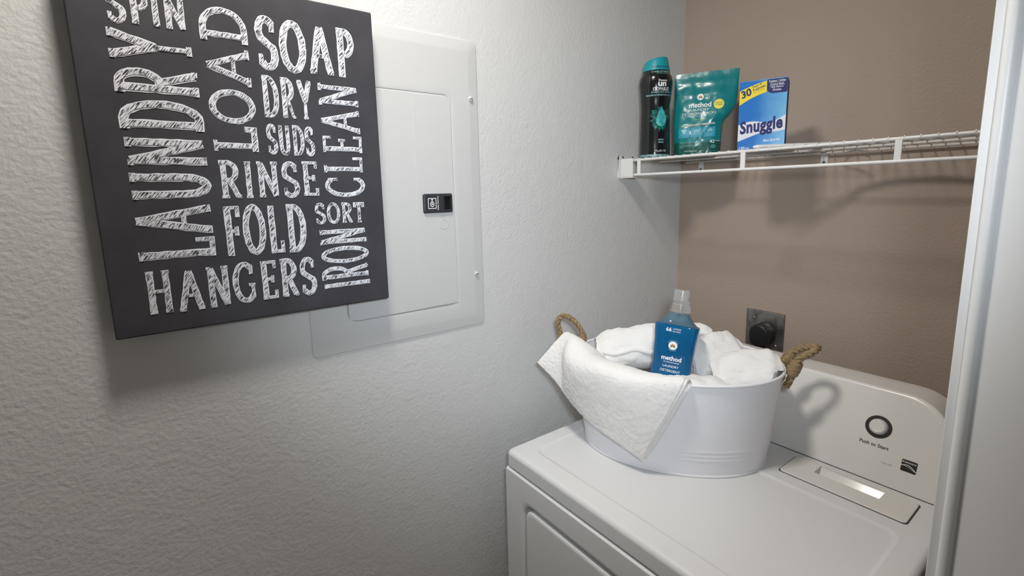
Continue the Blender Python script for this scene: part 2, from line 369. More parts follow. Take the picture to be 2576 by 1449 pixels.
# deck
def lz(l, z): return [(p[0], p[1], z) for p in l]
do = lambda i: rrect(DX0 + i, DX1 - i, DYF + i, DYB - i, 0.014, n)
dr = lambda i: rrect(0.142 + i, 0.790 - i, -0.790 + i, -0.452 - i, 0.028, n)
loops = [lz(do(0.003), 0.8725), lz(do(0), 0.8745), lz(do(0), DZ - 0.012)] + [lz(do(0.012*(1 - math.cos(a))), DZ - 0.012 + 0.012*math.sin(a)) for a in [PI/2*k/5 for k in range(1, 6)]]
rec = [lz(dr(0), DZ), lz(dr(0.002), DZ - 0.0002), lz(dr(0.006), DZ - 0.0022), lz(dr(0.010), DZ - 0.0030), lz(dr(0.02), DZ - 0.0030)]
PKH = rrect(0.607, 0.732, -0.375, -0.331, 0.003, n)
def holed(loops_):
    bm = bmesh.new(); es = []
    for l in loops_:
        vs_ = [bm.verts.new(p) for p in l]; es += [bm.edges.new((vs_[i], vs_[(i+1) % len(vs_)])) for i in range(len(vs_))]
    bmesh.ops.triangle_fill(bm, use_beauty=True, use_dissolve=False, edges=es); bm.verts.index_update()
    g = G().add([v.co[:] for v in bm.verts], [[v.index for v in f.verts] for f in bm.faces]); bm.free(); return g
obj('top_deck', merge(loft(loops, True, False), loft(rec, False, True), holed([loops[-1], rec[0], lz(PKH, DZ)])), 'white_enamel', dry)
# lint screen door in the rear of the deck
lo = lambda i: rrect(0.5555 + i, 0.785 - i, -0.4195 + i, -0.330 - i, 0.008, n)
obj('door_gap_shade', loft([lz(lo(-0.0012), DZ - 0.001), lz(lo(-0.0012), DZ + 0.0003), lz(PKH, DZ + 0.0003), lz(PKH, DZ - 0.001)], False, False), 'rubber_gap_shade', dry)  # dark strip painted in for the shade in the gap round the door
pk = lambda i: rrect(0.610 - i, 0.729 + i, -0.372 - i, -0.334 + i, 0.003, n)
ld = loft([lz(lo(0.001), DZ - 0.001), lz(lo(0.001), DZ + 0.0018), lz(lo(0.0018), DZ + 0.0028), lz(lo(0.0032), DZ + 0.0031), lz(pk(0.001), DZ + 0.0031), lz(pk(0), DZ + 0.0024), lz(pk(0), DZ - 0.004)], False, False)
lid = obj('lint_door', ld, 'white_gloss_plastic', dry)
# scooped finger pocket: back wall sloping down to the front at about 45 degrees
gp = loft([[(x, -0.3335, DZ + 0.0015), (x, -0.3365, DZ - 0.0005), (x, -0.3660, DZ - 0.0300), (x, -0.3725, DZ - 0.0330), (x, -0.3725, DZ + 0.0015)] for x in (0.6104, 0.7286)], True, True, False)
obj('finger_pocket', gp, 'pocket_gloss', lid, False)
# console: face leaning back 26 degrees
PHI = math.radians(26); CE = Vector((0, math.sin(PHI), math.cos(PHI))); CN = Vector((0, -math.cos(PHI), math.sin(PHI))); C0 = Vector((0, -0.310, DZ))
def con(u, v, o=0.0): return Vector((u, 0, 0)) + C0 + CE*v + CN*o
def cl(i): return rrect(0.125 + i, 0.807 - i, 0.0 + (0.0005 if i else 0), 0.203 - i, [0.004, 0.082, 0.082, 0.004], 10)
loops = []
for i, o in ((0.010, 0.0), (0.005, -0.0006), (0.0015, -0.003), (0.0, -0.008)):
    loops.append([tuple(con(p[0], max(p[1], 0.0012), o)) for p in cl(i)])
mid = [con(p[0], max(p[1], 0.0012), -0.008) for p in cl(0)]
loops.append([(p.x, p.y*0.4 + (DYB - 0.002)*0.6, p.z) for p in mid]); loops.append([(p.x, DYB - 0.008, p.z) for p in mid]); loops.append([(0.4655 + (p.x - 0.4655)*0.985, DYB - 0.002, DZ + (p.z - DZ)*0.98) for p in mid])
cons = obj('console', loft(loops), 'white_gloss_plastic', dry)
obj('console_seam', box(0.127, 0.805, -0.3108, -0.3, DZ - 0.0002, DZ + 0.0012), 'rubber_gap_shade', dry, False)
def on_console(g, o=0.0006): return g.xf(lambda p: con(p.x, p.y, o + p.z))
bc = (0.6875, 0.1150)
rg = ribbon2d(ellipse(bc[0], bc[1], 0.0207, 0.0207, 48), 0.0068, closed=True)
obj('button_ring', on_console(rg, 0.0007), 'ink_black', cons, False)
pr = [(0.0168, -0.001), (0.0165, 0.004), (0.0150, 0.0078), (0.0128, 0.0095), (0.0118, 0.0098), (0.0112, 0.0094), (0.0100, 0.0092), (0.0005, 0.0092)]
gb = lathe(pr, (bc[0], bc[1], 0), 40)
obj('start_button', on_console(gb, 0.0), 'white_gloss_plastic', cons)
obj('printed_text', on_console(text_g('Push to Start', 0.6605, 0.0725, wd=0.0525, bold=0.012), 0.0005), 'ink_black', cons, False)
obj('printed_text', on_console(text_g('Series 100', 0.7055, 0.0440, wd=0.0185), 0.0005), 'ink_grey', cons, False)
bd = poly_g(rrect(0.7385, 0.7640, 0.0436, 0.0672, 0.0018, 4))
bad = obj('brand_badge', on_console(bd, 0.0006), 'ink_black', cons, False)
sw1 = [(0.7388 + 0.0250*t, 0.0540 + 0.0040*math.sin(t*PI*1.1) - 0.0052*t*t) for t in [k/16 for k in range(17)]]
sw2 = [(0.7388 + 0.0250*t, 0.0560 + 0.0014*math.sin(t*PI) - 0.0085*t) for t in [k/16 for k in range(17)]]
gbd = merge(text_g('Kenmore', 0.7512, 0.0606, wd=0.0225, anchor='c', bold=0.005), ribbon2d(sw1, 0.0011), ribbon2d(sw2, 0.0008, 0.0001))
obj('badge_print', on_console(gbd, 0.0009), 'ink_white', bad, False)

# ------------------------------------------------------------------ electrical panel
PY0, PY1, PZ0, PZ1 = -1.2454, -0.8272, 1.2146, 1.8883
pan = thing('electrical_panel', 'flush white breaker panel cover with black latch, half hidden by the canvas sign', 'electric panel', (0, -1.036, PZ0))
def lx_(l, x): return [(x, p[0], p[1]) for p in l]
DO = (-1.169, -0.9015, 1.2765, 1.7615)
po = lambda i: rrect(PY0 + i, PY1 - i, PZ0 + i, PZ1 - i, 0.012, n)
ph = lambda i: rrect(DO[0] - i, DO[1] + i, DO[2] - i, DO[3] + i, 0.020, n)
obj('cover_plate', loft([lx_(po(0), -0.001), lx_(po(0), 0.0018), lx_(po(0.001), 0.0028), lx_(po(0.022), 0.0050), lx_(po(0.028), 0.0056), lx_(ph(0.010), 0.0056), lx_(ph(0.0015), 0.0046), lx_(ph(0), 0.0030), lx_(ph(0), 0.0005)], False, False), 'panel_enamel', pan)
pd = lambda i: rrect(DO[0] + 0.0012 + i, DO[1] - 0.0012 - i, DO[2] + 0.0012 + i, DO[3] - 0.0012 - i, 0.019, n)
pdo = obj('panel_door', loft([lx_(pd(0), 0.0004), lx_(pd(0), 0.0050), lx_(pd(0.001), 0.0056), lx_(pd(0.0025), 0.0058)]), 'panel_enamel', pan)
# shallow pressed folds of the door sheet
obj('pressed_fold', box(0.0052, 0.0064, -0.9975, -0.9035, DO[2] + 0.004, DO[3] - 0.004, 0.0005, 2), 'panel_enamel', pdo)
obj('pressed_fold', box(0.0052, 0.0062, -1.166, -1.1371, DO[2] + 0.004, DO[3] - 0.004, 0.0005, 2), 'panel_enamel', pdo)
obj('knockout', lathe([(0.0115, 0.0050), (0.0115, 0.0069), (0.0105, 0.0071), (0.0100, 0.0066), (0.0005, 0.0066)], (0, -0.9332, 1.4709), 32, 'x'), 'panel_enamel', pdo)
LY0, LY1, LZ0, LZ1 = -0.9850, -0.9097, 1.4978, 1.5416
la = thing_l = obj('latch', merge(loft([lx_(rrect(LY0 + i, LY1 - i, LZ0 + i, LZ1 - i, 0.004, 4), x) for i, x in ((0, 0.0050), (0, 0.0085), (0.0015, 0.0105), (0.0030, 0.0110))] ,True, False),
     loft([lx_(rrect(LY0 + 0.003, LY1 - 0.003, LZ0 + 0.003, LZ1 - 0.003, 0.002, 4), 0.0110), lx_(rrect(-0.9325, -0.9135, 1.5045, 1.5350, 0.0008, 4), 0.0110), lx_(rrect(-0.9325, -0.9135, 1.5045, 1.5350, 0.0008, 4), 0.0070)], False, False)), 'latch_plastic', pdo)
obj('latch_pocket', box(0.0062, 0.0072, -0.9326, -0.9134, 1.5044, 1.5351), 'latch_dark', pdo, False)
obj('latch_ridge', box(0.0108, 0.0125, -0.9425, -0.9365, LZ0 + 0.003, LZ1 - 0.003, 0.0007, 2), 'latch_plastic', pdo)
def on_latch(g, x=0.0113): return g.xf(lambda p: Vector((x + p.z, p.x, p.y)))
em = merge(ribbon2d(rrect(-0.9735, -0.9540, 1.5085, 1.5310, 0.0003, 1), 0.0016, closed=True), ribbon2d(ellipse(-0.9638, 1.5180, 0.0042, 0.0055, 24), 0.0018, 0.0001, closed=True),
           poly_g([(-0.9660, 1.5265), (-0.9616, 1.5265), (-0.9616, 1.5292), (-0.9660, 1.5292)]), poly_g([(-0.9655, 1.5165), (-0.9621, 1.5165), (-0.9621, 1.5195), (-0.9655, 1.5195)]), ribbon2d([(-0.9638, 1.519), (-0.9638, 1.528)], 0.0007, 0.0002))
obj('printed_emblem', on_latch(em), 'ink_white', pdo, False)
obj('printed_text', on_latch(text_g('Cutler-Hammer', -0.9475, 1.5040, wd=0.0330, bold=0.012, rot=PI/2)), 'ink_white', pdo, False)
for zz in (1.7589, 1.3431):
    s_ = obj('screw', lathe([(0.0062, 0.003), (0.0062, 0.0060), (0.0045, 0.0085), (0.0005, 0.0092)], (0, -0.8480, zz), 20, 'x'), 'panel_enamel', pan)
    obj('screw_slot', box(0.0088, 0.0094, -0.8520, -0.8440, zz - 0.0006, zz + 0.0006).xf(lambda p: p), 'screw_dark', s_, False)

# ------------------------------------------------------------------ canvas sign
KY0, KY1, KZ0, KZ1, KT = -1.544, -1.0903, 1.3241, 1.8936, 0.038
can = thing('canvas_sign', 'dark charcoal canvas of chalk-style laundry words hanging over the breaker panel', 'wall art', (0.008, -1.317, KZ0))
obj('canvas', box(0.0095, KT, KY0, KY1, KZ0, KZ1, 0.003, 3), 'canvas_charcoal', can)
def A(cx, cy, rx, ry, d0, d1, n=14): return ellipse(cx, cy, rx, ry, n, math.radians(d0), math.radians(d1), True)
def ser(x, y, s): return [(x - s, y), (x + s, y)]
# glyph centre lines in a 0..w by 0..1 cell
def glyph(ch):
    if ch == 'A': return 0.95, [[(0.10, 0), (0.475, 1)], [(0.475, 1), (0.85, 0)], [(0.25, 0.36), (0.70, 0.36)], ser(0.10, 0, 0.13), ser(0.85, 0, 0.13)]
    if ch == 'C': return 0.85, [A(0.47, 0.5, 0.42, 0.5, 48, 312, 26), [(0.75, 0.98), (0.75, 0.72)], [(0.75, 0.06), (0.75, 0.26)]]
    if ch == 'D': return 0.90, [[(0.20, 0), (0.20, 1)], [(0.02, 1), (0.38, 1)] + A(0.38, 0.5, 0.47, 0.5, 88, -88, 20) + [(0.38, 0), (0.02, 0)]]
    if ch == 'E': return 0.75, [[(0.20, 0), (0.20, 1)], [(0.04, 1), (0.70, 1), (0.70, 0.82)], [(0.20, 0.52), (0.58, 0.52)], [(0.58, 0.42), (0.58, 0.62)], [(0.04, 0), (0.72, 0), (0.72, 0.20)]]
    if ch == 'F': return 0.72, [[(0.20, 0), (0.20, 1)], [(0.04, 1), (0.68, 1), (0.68, 0.80)], [(0.20, 0.50), (0.58, 0.50)], [(0.58, 0.40), (0.58, 0.60)], ser(0.20, 0, 0.16)]
    if ch == 'G': return 0.95, [A(0.48, 0.5, 0.43, 0.5, 48, 318, 26), [(0.76, 0.98), (0.76, 0.72)], [(0.80, 0.06), (0.80, 0.42)], [(0.62, 0.42), (0.92, 0.42)]]
    if ch == 'H': return 0.95, [[(0.18, 0), (0.18, 1)], [(0.77, 0), (0.77, 1)], [(0.18, 0.52), (0.77, 0.52)], ser(0.18, 0, 0.15), ser(0.18, 1, 0.15), ser(0.77, 0, 0.15), ser(0.77, 1, 0.15)]
    if ch == 'I': return 0.40, [[(0.20, 0), (0.20, 1)], ser(0.20, 0, 0.17), ser(0.20, 1, 0.17)]
    if ch == 'L': return 0.72, [[(0.20, 0), (0.20, 1)], ser(0.20, 1, 0.16), [(0.04, 0), (0.68, 0), (0.68, 0.24)]]
    if ch == 'N': return 0.95, [[(0.18, 0), (0.18, 1)], [(0.18, 1), (0.77, 0)], [(0.77, 0), (0.77, 1)], ser(0.18, 0, 0.14), [(0.02, 1), (0.20, 1)], ser(0.77, 1, 0.15)]
    if ch == 'O': return 0.90, [ellipse(0.45, 0.5, 0.40, 0.5, 32) + [(0.85, 0.5)]]
    if ch == 'P': return 0.75, [[(0.20, 0), (0.20, 1)], [(0.03, 1), (0.36, 1)] + A(0.36, 0.74, 0.34, 0.26, 88, -88, 14) + [(0.20, 0.48)], ser(0.20, 0, 0.16)]
    if ch == 'R': return 0.85, [[(0.20, 0), (0.20, 1)], [(0.03, 1), (0.36, 1)] + A(0.36, 0.74, 0.34, 0.26, 88, -88, 14) + [(0.20, 0.48)], [(0.42, 0.48), (0.72, 0)], ser(0.20, 0, 0.16), [(0.68, 0), (0.86, 0)]]
    if ch == 'S': return 0.72, [A(0.36, 0.75, 0.29, 0.25, 35, 235, 14)[:-1] + [(0.28, 0.535), (0.45, 0.46)] + A(0.36, 0.25, 0.30, 0.25, 40, -145, 14), [(0.61, 0.98), (0.61, 0.74)], [(0.09, 0.02), (0.09, 0.26)]]
    if ch == 'T': return 0.80, [[(0.40, 0), (0.40, 1)], [(0.06, 0.80), (0.06, 1), (0.74, 1), (0.74, 0.80)], ser(0.40, 0, 0.16)]
    if ch == 'U': return 0.92, [[(0.17, 1), (0.17, 0.34)] + A(0.46, 0.32, 0.29, 0.32, 180, 360, 16) + [(0.75, 0.34), (0.75, 1)], ser(0.17, 1, 0.15), ser(0.75, 1, 0.15)]
    if ch == 'Y': return 0.92, [[(0.14, 1), (0.46, 0.45)], [(0.78, 1), (0.46, 0.45)], [(0.46, 0.47), (0.46, 0)], ser(0.46, 0, 0.15), ser(0.14, 1, 0.13), ser(0.78, 1, 0.13)]
def subdiv(pts, step):
    out = []
    for a, b in zip(pts[:-1], pts[1:]):
        k = max(1, int(math.hypot(b[0]-a[0], b[1]-a[1]) / step))
        for i in range(k): out.append((a[0] + (b[0]-a[0])*i/k, a[1] + (b[1]-a[1])*i/k))
    return out + [pts[-1]]
rng = random.Random(4)
def word(txt, a0, a1, b0, b1, sw, vertical=False):
    """chalk word in canvas coordinates; a = along the word, b = baseline to cap height"""
    ws = [glyph(c)[0] for c in txt]; gap = 0.05; tot = sum(ws) + gap*(len(txt) - 1)
    k = (a1 - a0) / tot; h = b1 - b0; x = 0.0; out = G(); lay = 0
    for ch, wd in zip(txt, ws):
        w_, st = glyph(ch)
        ox, oy = rng.uniform(-0.015, 0.015), rng.uniform(-0.02, 0.02)
        for s in st:
            pts = []
            for (px, py) in s:
                gx = a0 + (x + sw*0.30/k + (px + ox)*(1 - 0.60*sw/k/w_))*k
                pts.append((gx, b0 + sw*0.40 + (py + oy)*(h - sw*0.80)))
            short = math.dist(pts[0], pts[-1]) < h*0.45 and len(pts) <= 3
            wdt = sw*0.62 if short else sw
            pts = subdiv(pts, sw*0.8)
            lay += 1
            q = ribbon2d(pts, wdt, lay*0.000012, sw*0.05, rng); out.add(q.v, q.f, 0)
            d = Vector((pts[-1][0]-pts[0][0], pts[-1][1]-pts[0][1]))
            q = ribbon2d(pts, wdt*0.70, 0.0006 + lay*0.000012, sw*0.05, rng); out.add(q.v, q.f, 1)
        x += w_ + gap
    if vertical: out.xf(lambda p: Vector((KT + 0.0003 + p.z, -p.y, p.x)))
    else: out.xf(lambda p: Vector((KT + 0.0003 + p.z, p.x, p.y)))
    obj('printed_word', out, ['chalk_white', 'chalk_hatch'], can, False)
word('SPIN', -1.4985, -1.3965, 1.8055, 1.8570, 0.0080)
word('LAUNDRY', 1.4400, 1.8010, 1.3932, 1.5010, 0.0126, True)
word('LOAD', 1.6160, 1.8540, 1.3130, 1.3805, 0.0098, True)
word('SOAP', -1.3010, -1.1300, 1.7640, 1.8528, 0.0122)
word('DRY', -1.3010, -1.2130, 1.6828, 1.7530, 0.0082)
word('SUDS', -1.2985, -1.2170, 1.6170, 1.6700, 0.0064)
word('RINSE', -1.3807, -1.2155, 1.5415, 1.6063, 0.0085)
word('FOLD', -1.3815, -1.2460, 1.4400, 1.5283, 0.0102)
word('HANGERS', -1.4998, -1.2342, 1.3560, 1.4285, 0.0092)
word('CLEAN', 1.5385, 1.7545, 1.1280, 1.2040, 0.0084, True)
word('SORT', -1.2275, -1.1310, 1.4880, 1.5282, 0.0058)
word('IRON', 1.3585, 1.4810, 1.1300, 1.2222, 0.0082, True)

# ------------------------------------------------------------------ wire shelf
SZ, SYF, SX1 = 1.6262, -0.3064, 1.745
sh = thing('wire_shelf', 'white vinyl-coated wire shelf with hanging rail fixed across the back wall', 'shelf', (0.85, -0.15, SZ))
obj('front_rail', tube([(0.03, SYF, SZ), (SX1, SYF, SZ)], 0.0036, 12), 'wire_white', sh)
obj('hanging_rail', tube([(0.03, SYF - 0.001, SZ - 0.043), (SX1, SYF - 0.001, SZ - 0.043)], 0.0037, 12), 'wire_white', sh)
obj('middle_rail', tube([(0.03, -0.160, SZ - 0.001), (SX1, -0.160, SZ - 0.001)], 0.0028, 10), 'wire_white', sh)
obj('rear_rail', tube([(0.03, -0.014, SZ - 0.001), (SX1, -0.014, SZ - 0.001)], 0.0030, 10), 'wire_white', sh)
w0 = obj('wire', tube([(0.4929 - 0.0252*17, SYF - 0.0036, SZ + 0.0010), (0.4929 - 0.0252*17, SYF - 0.002, SZ + 0.0042), (0.4929 - 0.0252*17, SYF + 0.006, SZ + 0.0038), (0.4929 - 0.0252*17, -0.012, SZ + 0.0030)], 0.00135, 6), 'wire_white', sh)
k = 1
while 0.4929 - 0.0252*17 + 0.0252*k < SX1 - 0.01:
    copy_part(w0, sh, (0.0252*k, 0, 0)); k += 1
def strut(x):
    l = rrect(x - 0.0060, x + 0.0060, SYF - 0.0030, SYF + 0.0016, 0.0014, 3)
    return loft([[(p[0], p[1], z) for p in l] for z in (SZ - 0.043, SZ - 0.001)])
for x in (0.0665, 0.380, 0.6865, 0.993, 1.30): obj('strut', strut(x), 'wire_white', sh)
def clip(x):
    c_ = obj('wall_clip', merge(loft([[(p[0], y, p[1]) for p in rrect(x - 0.0085, x + 0.0085, SZ - 0.036, SZ + 0.004, 0.006, 4)] for y in (-0.0005, -0.0045)]), box(x - 0.0085, x + 0.0085, -0.022, -0.002, SZ + 0.0020, SZ + 0.0060, 0.0012)), 'bracket_plastic', sh)
    s_ = obj('screw', lathe([(0.0005, -0.0062), (0.0022, -0.0062), (0.0026, -0.0072), (0.0046, -0.0070), (0.0048, -0.0045)], (x, 0, SZ - 0.0255), 16, 'y'), 'screw_metal', c_)
    obj('screw_recess', lathe([(0.0003, -0.0064), (0.0020, -0.0064), (0.0020, -0.0058)], (x, 0, SZ - 0.0255), 8, 'y'), 'screw_dark', c_)
for x in (0.079, 0.445, 0.81, 1.18, 1.55): clip(x)
# end bracket on the left wall
br = merge(loft([[(xx, p[0], p[1]) for p in rrect(-0.324, -0.282, SZ - 0.053, SZ + 0.018, 0.006, 4)] for xx in (0.0, 0.005)]),
           loft([[(xx, p[0], p[1]) for p in rrect(-0.324, -0.236, SZ - 0.002, SZ + 0.018, 0.006, 4)] for xx in (0.0, 0.0045)]),
           box(0.003, 0.050, -0.3155, -0.3115, SZ - 0.049, SZ + 0.005, 0.0015, 2), box(0.003, 0.050, -0.3145, -0.296, SZ - 0.0515, SZ - 0.0475, 0.0012, 2), box(0.003, 0.050, -0.3145, -0.300, SZ + 0.0035, SZ + 0.006, 0.001, 2))
eb = obj('end_bracket', br, 'bracket_plastic', sh)
for yy in (-0.307, -0.262):
    s_ = obj('screw', lathe([(0.0042, 0.0030), (0.0042, 0.0052), (0.0030, 0.0060), (0.0005, 0.0060)], (0, yy, SZ + 0.0115), 14, 'x'), 'screw_metal', eb)
    obj('screw_recess', lathe([(0.0020, 0.0058), (0.0020, 0.0063), (0.0003, 0.0063)], (0, yy, SZ + 0.0115), 8, 'x'), 'screw_dark', eb)

# ------------------------------------------------------------------ coat hanger lying on the shelf
HZ = SZ + 0.0110
hg = thing('coat_hanger', 'white plastic coat hanger lying flat on the wire shelf beside the blue box', 'hanger', (0.55, -0.13, SZ + 0.0045))
def arm(pts, r0, r1):
    P = smooth_path(pts, 6); m_ = len(P); loops = []
    for i, p in enumerate(P):
        a = P[max(0, i-1)]; b = P[min(m_-1, i+1)]; t = (b - a).normalized(); nn = Vector((-t.y, t.x, 0)).normalized(); up = Vector((0, 0, 1))
        f = i/(m_-1); wd = r0 + (r1 - r0)*f
        if i == m_-1: wd *= 0.35
        elif i == m_-2: wd *= 0.85
        hh = 0.0056*(0.5 if i == m_-1 else 1)
        loops.append([p + nn*wd*math.cos(2*PI*k/12) + up*hh*math.sin(2*PI*k/12) for k in range(12)])
    return loft(loops)
neck = Vector((0.548, -0.128, HZ))
obj('arm', arm([neck + Vector((0.012, -0.002, 0)), neck + Vector((-0.03, -0.016, 0)), (0.47, -0.190, HZ), (0.420, -0.232, HZ), (0.382, -0.266, HZ)], 0.0075, 0.0075), 'hanger_plastic', hg)
obj('arm', arm([neck + Vector((-0.012, -0.008, 0)), neck + Vector((0.035, 0.006, 0)), (0.650, -0.118, HZ), (0.710, -0.124, HZ), (0.770, -0.136, HZ)], 0.0075, 0.0075), 'hanger_plastic', hg)
hk = [neck, neck + Vector((-0.010, 0.026, 0)), neck + Vector((-0.016, 0.042, 0)), neck + Vector((-0.036, 0.055, 0)), neck + Vector((-0.060, 0.066, 0)), neck + Vector((-0.052, 0.094, 0)), neck + Vector((-0.026, 0.102, 0)), neck + Vector((-0.004, 0.094, 0))]
obj('hook', tube(smooth_path([p - Vector((0, 0, 0.004)) for p in hk], 6), 0.0017, 8), 'screw_metal', hg)

# ------------------------------------------------------------------ outlet and plug
ot = thing('dryer_outlet', 'scuffed steel wall plate with round dryer receptacle on the back wall', 'outlet', (0.314, 0, 1.048))
OX0, OX1, OZ0, OZ1 = 0.2565, 0.3710, 1.0482, 1.1626
oc = (0.320, 1.099)
lpy = lambda i, y: [(p[0], y, p[1]) for p in rrect(OX0 + i, OX1 - i, OZ0 + i, OZ1 - i, 0.002, 3)]
obj('wall_plate', loft([lpy(0, -0.0002), lpy(0, -0.0035), lpy(0.0012, -0.0055), lpy(0.004, -0.0065)]), 'plate_steel', ot)
obj('receptacle', lathe([(0.0285, -0.0055), (0.0285, -0.0095), (0.026, -0.0115), (0.0005, -0.0115)], (oc[0], 0, oc[1]), 32, 'y'), 'black_plastic', ot)
for dx, dz in ((-0.034, 0.038), (0.034, -0.038)):
    obj('screw', lathe([(0.0035, -0.0060), (0.0035, -0.0074), (0.0022, -0.0084), (0.0004, -0.0086)], (oc[0] + dx - 0.004, 0, oc[1] + dz), 14, 'y'), 'plate_steel', ot)
pl = thing('dryer_plug', 'chunky black dryer cord plug pushed into the steel wall plate', 'plug', (oc[0], -0.012, oc[1]))
def dshape(y, s, dz=0.0):
    pts = []
    for k in range(28):
        a = 2*PI*k/28; c_, s_ = math.cos(a), math.sin(a)
        x = 0.0290*s*c_; z = 0.0285*s*s_ if s_ > 0 else 0.040*s*(-abs(s_)**0.75)
        if s_ < 0: x = 0.0290*s*math.copysign(abs(c_)**0.55, c_)
        pts.append((oc[0] + 0.001 + x, y, oc[1] + 0.004 + z + dz))
    return pts
obj('plug_body', loft([dshape(-0.0118, 0.90), dshape(-0.016, 1.0), dshape(-0.020, 1.0), dshape(-0.0215, 0.93), dshape(-0.0245, 0.93), dshape(-0.026, 1.0), dshape(-0.030, 1.0), dshape(-0.0315, 0.93), dshape(-0.0345, 0.93), dshape(-0.036, 1.0), dshape(-0.050, 0.99), dshape(-0.056, 0.94), dshape(-0.059, 0.82)]), 'black_plastic', pl)
cp = smooth_path([(oc[0] + 0.001, -0.040, oc[1] - 0.02), (oc[0] - 0.002, -0.042, oc[1] - 0.06), (oc[0] - 0.012, -0.055, oc[1] - 0.16), (oc[0] - 0.03, -0.085, oc[1] - 0.35), (oc[0] - 0.02, -0.100, oc[1] - 0.6)], 8)
obj('cord', tube(cp, 0.0095, 12), 'black_plastic', pl)
obj('strain_relief', tube([(oc[0] + 0.001, -0.040, oc[1] - 0.022), (oc[0], -0.0405, oc[1] - 0.042), (oc[0] - 0.001, -0.042, oc[1] - 0.058)], [0.018, 0.0165, 0.0125], 14), 'black_plastic', pl)

# ------------------------------------------------------------------ oval tub
TC = Vector((0.3283, -0.4918)); TA = 0.606; TH = 0.219; TZ0 = DZ - 0.0027
CA, SA = math.cos(TA), math.sin(TA)
def tub_ab(z):
    h = (z - DZ) / TH; return 0.2136 + 0.0247*h, 0.1496 + 0.0242*h
def oval(t, a, b, z):
    c_, s_ = math.cos(t), math.sin(t); e_ = 2/2.15
    u = a*math.copysign(abs(c_)**e_, c_); v = b*math.copysign(abs(s_)**e_, s_)
    return Vector((TC.x + u*CA - v*SA, TC.y + u*SA + v*CA, z))
def tub_pt(deg, z, off=0.0):
    a, b = tub_ab(z); return oval(math.radians(deg), a + off, b + off, z)
tub = thing('oval_tub', 'oval white metal tub with rope handles standing on the dryer, filled with towels', 'tub', (TC.x, TC.y, TZ0))
def oloop(off, z, nn=96):
    a, b = tub_ab(z); return [tuple(oval(2*PI*k/nn, a + off, b + off, z)) for k in range(nn)]
ol = [oloop(-0.004, TZ0 + 0.0003), oloop(0.0012, TZ0), oloop(0.0022, TZ0 + 0.002), oloop(0.0016, TZ0 + 0.0045), oloop(0.0002, TZ0 + 0.0058)]
for zc in (0.040, 0.050, 0.060):
    ol += [oloop(0, DZ + zc - 0.0045)] + [oloop(0.0014*math.sin(PI*k/4), DZ + zc - 0.003 + 0.006*k/4) for k in range(1, 4)]
ol += [oloop(0, DZ + 0.068), oloop(0, DZ + 0.12), oloop(0, DZ + TH - 0.02), oloop(0, DZ + TH), oloop(-0.0015, DZ + TH), oloop(-0.0015, DZ + TH - 0.02), oloop(-0.0015, DZ + 0.1), oloop(-0.0015, DZ + 0.008), oloop(-0.006, DZ + 0.004)]
obj('body', loft(ol), 'tub_enamel', tub)
obj('rim', tube([tub_pt(360*k/96, DZ + TH, 0.0006) for k in range(96)], 0.0034, 10, True), 'tub_enamel', tub)
def rope(path, r=0.0056, turns_per_m=34, ph=0.0, wob=1.0):
    """three strands twisted round a path"""
    P = [Vector(p) for p in path]; m_ = len(P); T = [(P[min(m_-1, i+1)] - P[max(0, i-1)]).normalized() for i in range(m_)]
    up = Vector((0.3, 0.2, 1)).normalized(); nrm = (up - T[0]*up.dot(T[0])).normalized(); fr = []; L_ = 0.0
    for i in range(m_):
        nrm = (nrm - T[i]*nrm.dot(T[i])).normalized()
        if i: L_ += (P[i] - P[i-1]).length
        fr.append((nrm.copy(), T[i].cross(nrm), L_))
    g = G()
    for s in range(3):
        q = []
        for i in range(m_):
            a = 2*PI*(fr[i][2]*turns_per_m + s/3) + ph
            q.append(P[i] + (fr[i][0]*math.cos(a) + fr[i][1]*math.sin(a))*r*0.80)
        g = merge(g, tube(q, r*0.82, 8))
    return g
EO = Vector((CA, SA, 0)); ET = Vector((-SA, CA, 0)); UP = Vector((0, 0, 1))
E0 = tub_pt(0, DZ + TH)
rp = smooth_path([E0 + EO*0.004 - ET*0.020 - UP*0.042, E0 + EO*0.012 - ET*0.022 - UP*0.020, E0 + EO*0.016 - ET*0.020 + UP*0.004, E0 + EO*0.026 - ET*0.026 + UP*0.028, E0 + EO*0.052 - ET*0.020 + UP*0.044, E0 + EO*0.066 + UP*0.050,
                  E0 + EO*0.052 + ET*0.022 + UP*0.043, E0 + EO*0.026 + ET*0.028 + UP*0.027, E0 + EO*0.010 + ET*0.024 + UP*0.008, E0 + EO*0.004 + ET*0.022 - UP*0.020, E0 + EO*0.002 + ET*0.021 - UP*0.042], 7)
rh = obj('rope_handle', rope(rp, 0.0052, 26), 'rope', tub)
def wrapping(a, b, r, turns, tr=0.0014, seed=0):
    a, b = Vector(a), Vector(b); ax = (b - a).normalized(); n1 = ax.orthogonal().normalized(); n2 = ax.cross(n1); q = []; rr = random.Random(seed)
    for k in range(turns*12 + 1):
        t = k/(turns*12); an = 2*PI*k/12
        q.append(a + (b - a)*t + (n1*math.cos(an) + n2*math.sin(an))*(r*(0.92 + 0.16*math.sin(t*PI)) + rr.uniform(-0.0005, 0.0005)))
    return tube(q, tr, 6)
w1a, w1b = E0 + EO*0.013 - ET*0.021 - UP*0.012, E0 + EO*0.023 - ET*0.024 + UP*0.020
obj('twine_wrap', merge(wrapping(w1a, w1b, 0.0115, 11, 0.0017, 1), tube([w1a, w1b], 0.0105, 10)), 'twine', rh)
w2a, w2b = E0 + EO*0.008 + ET*0.023 + UP*0.002, E0 + EO*0.022 + ET*0.027 + UP*0.022
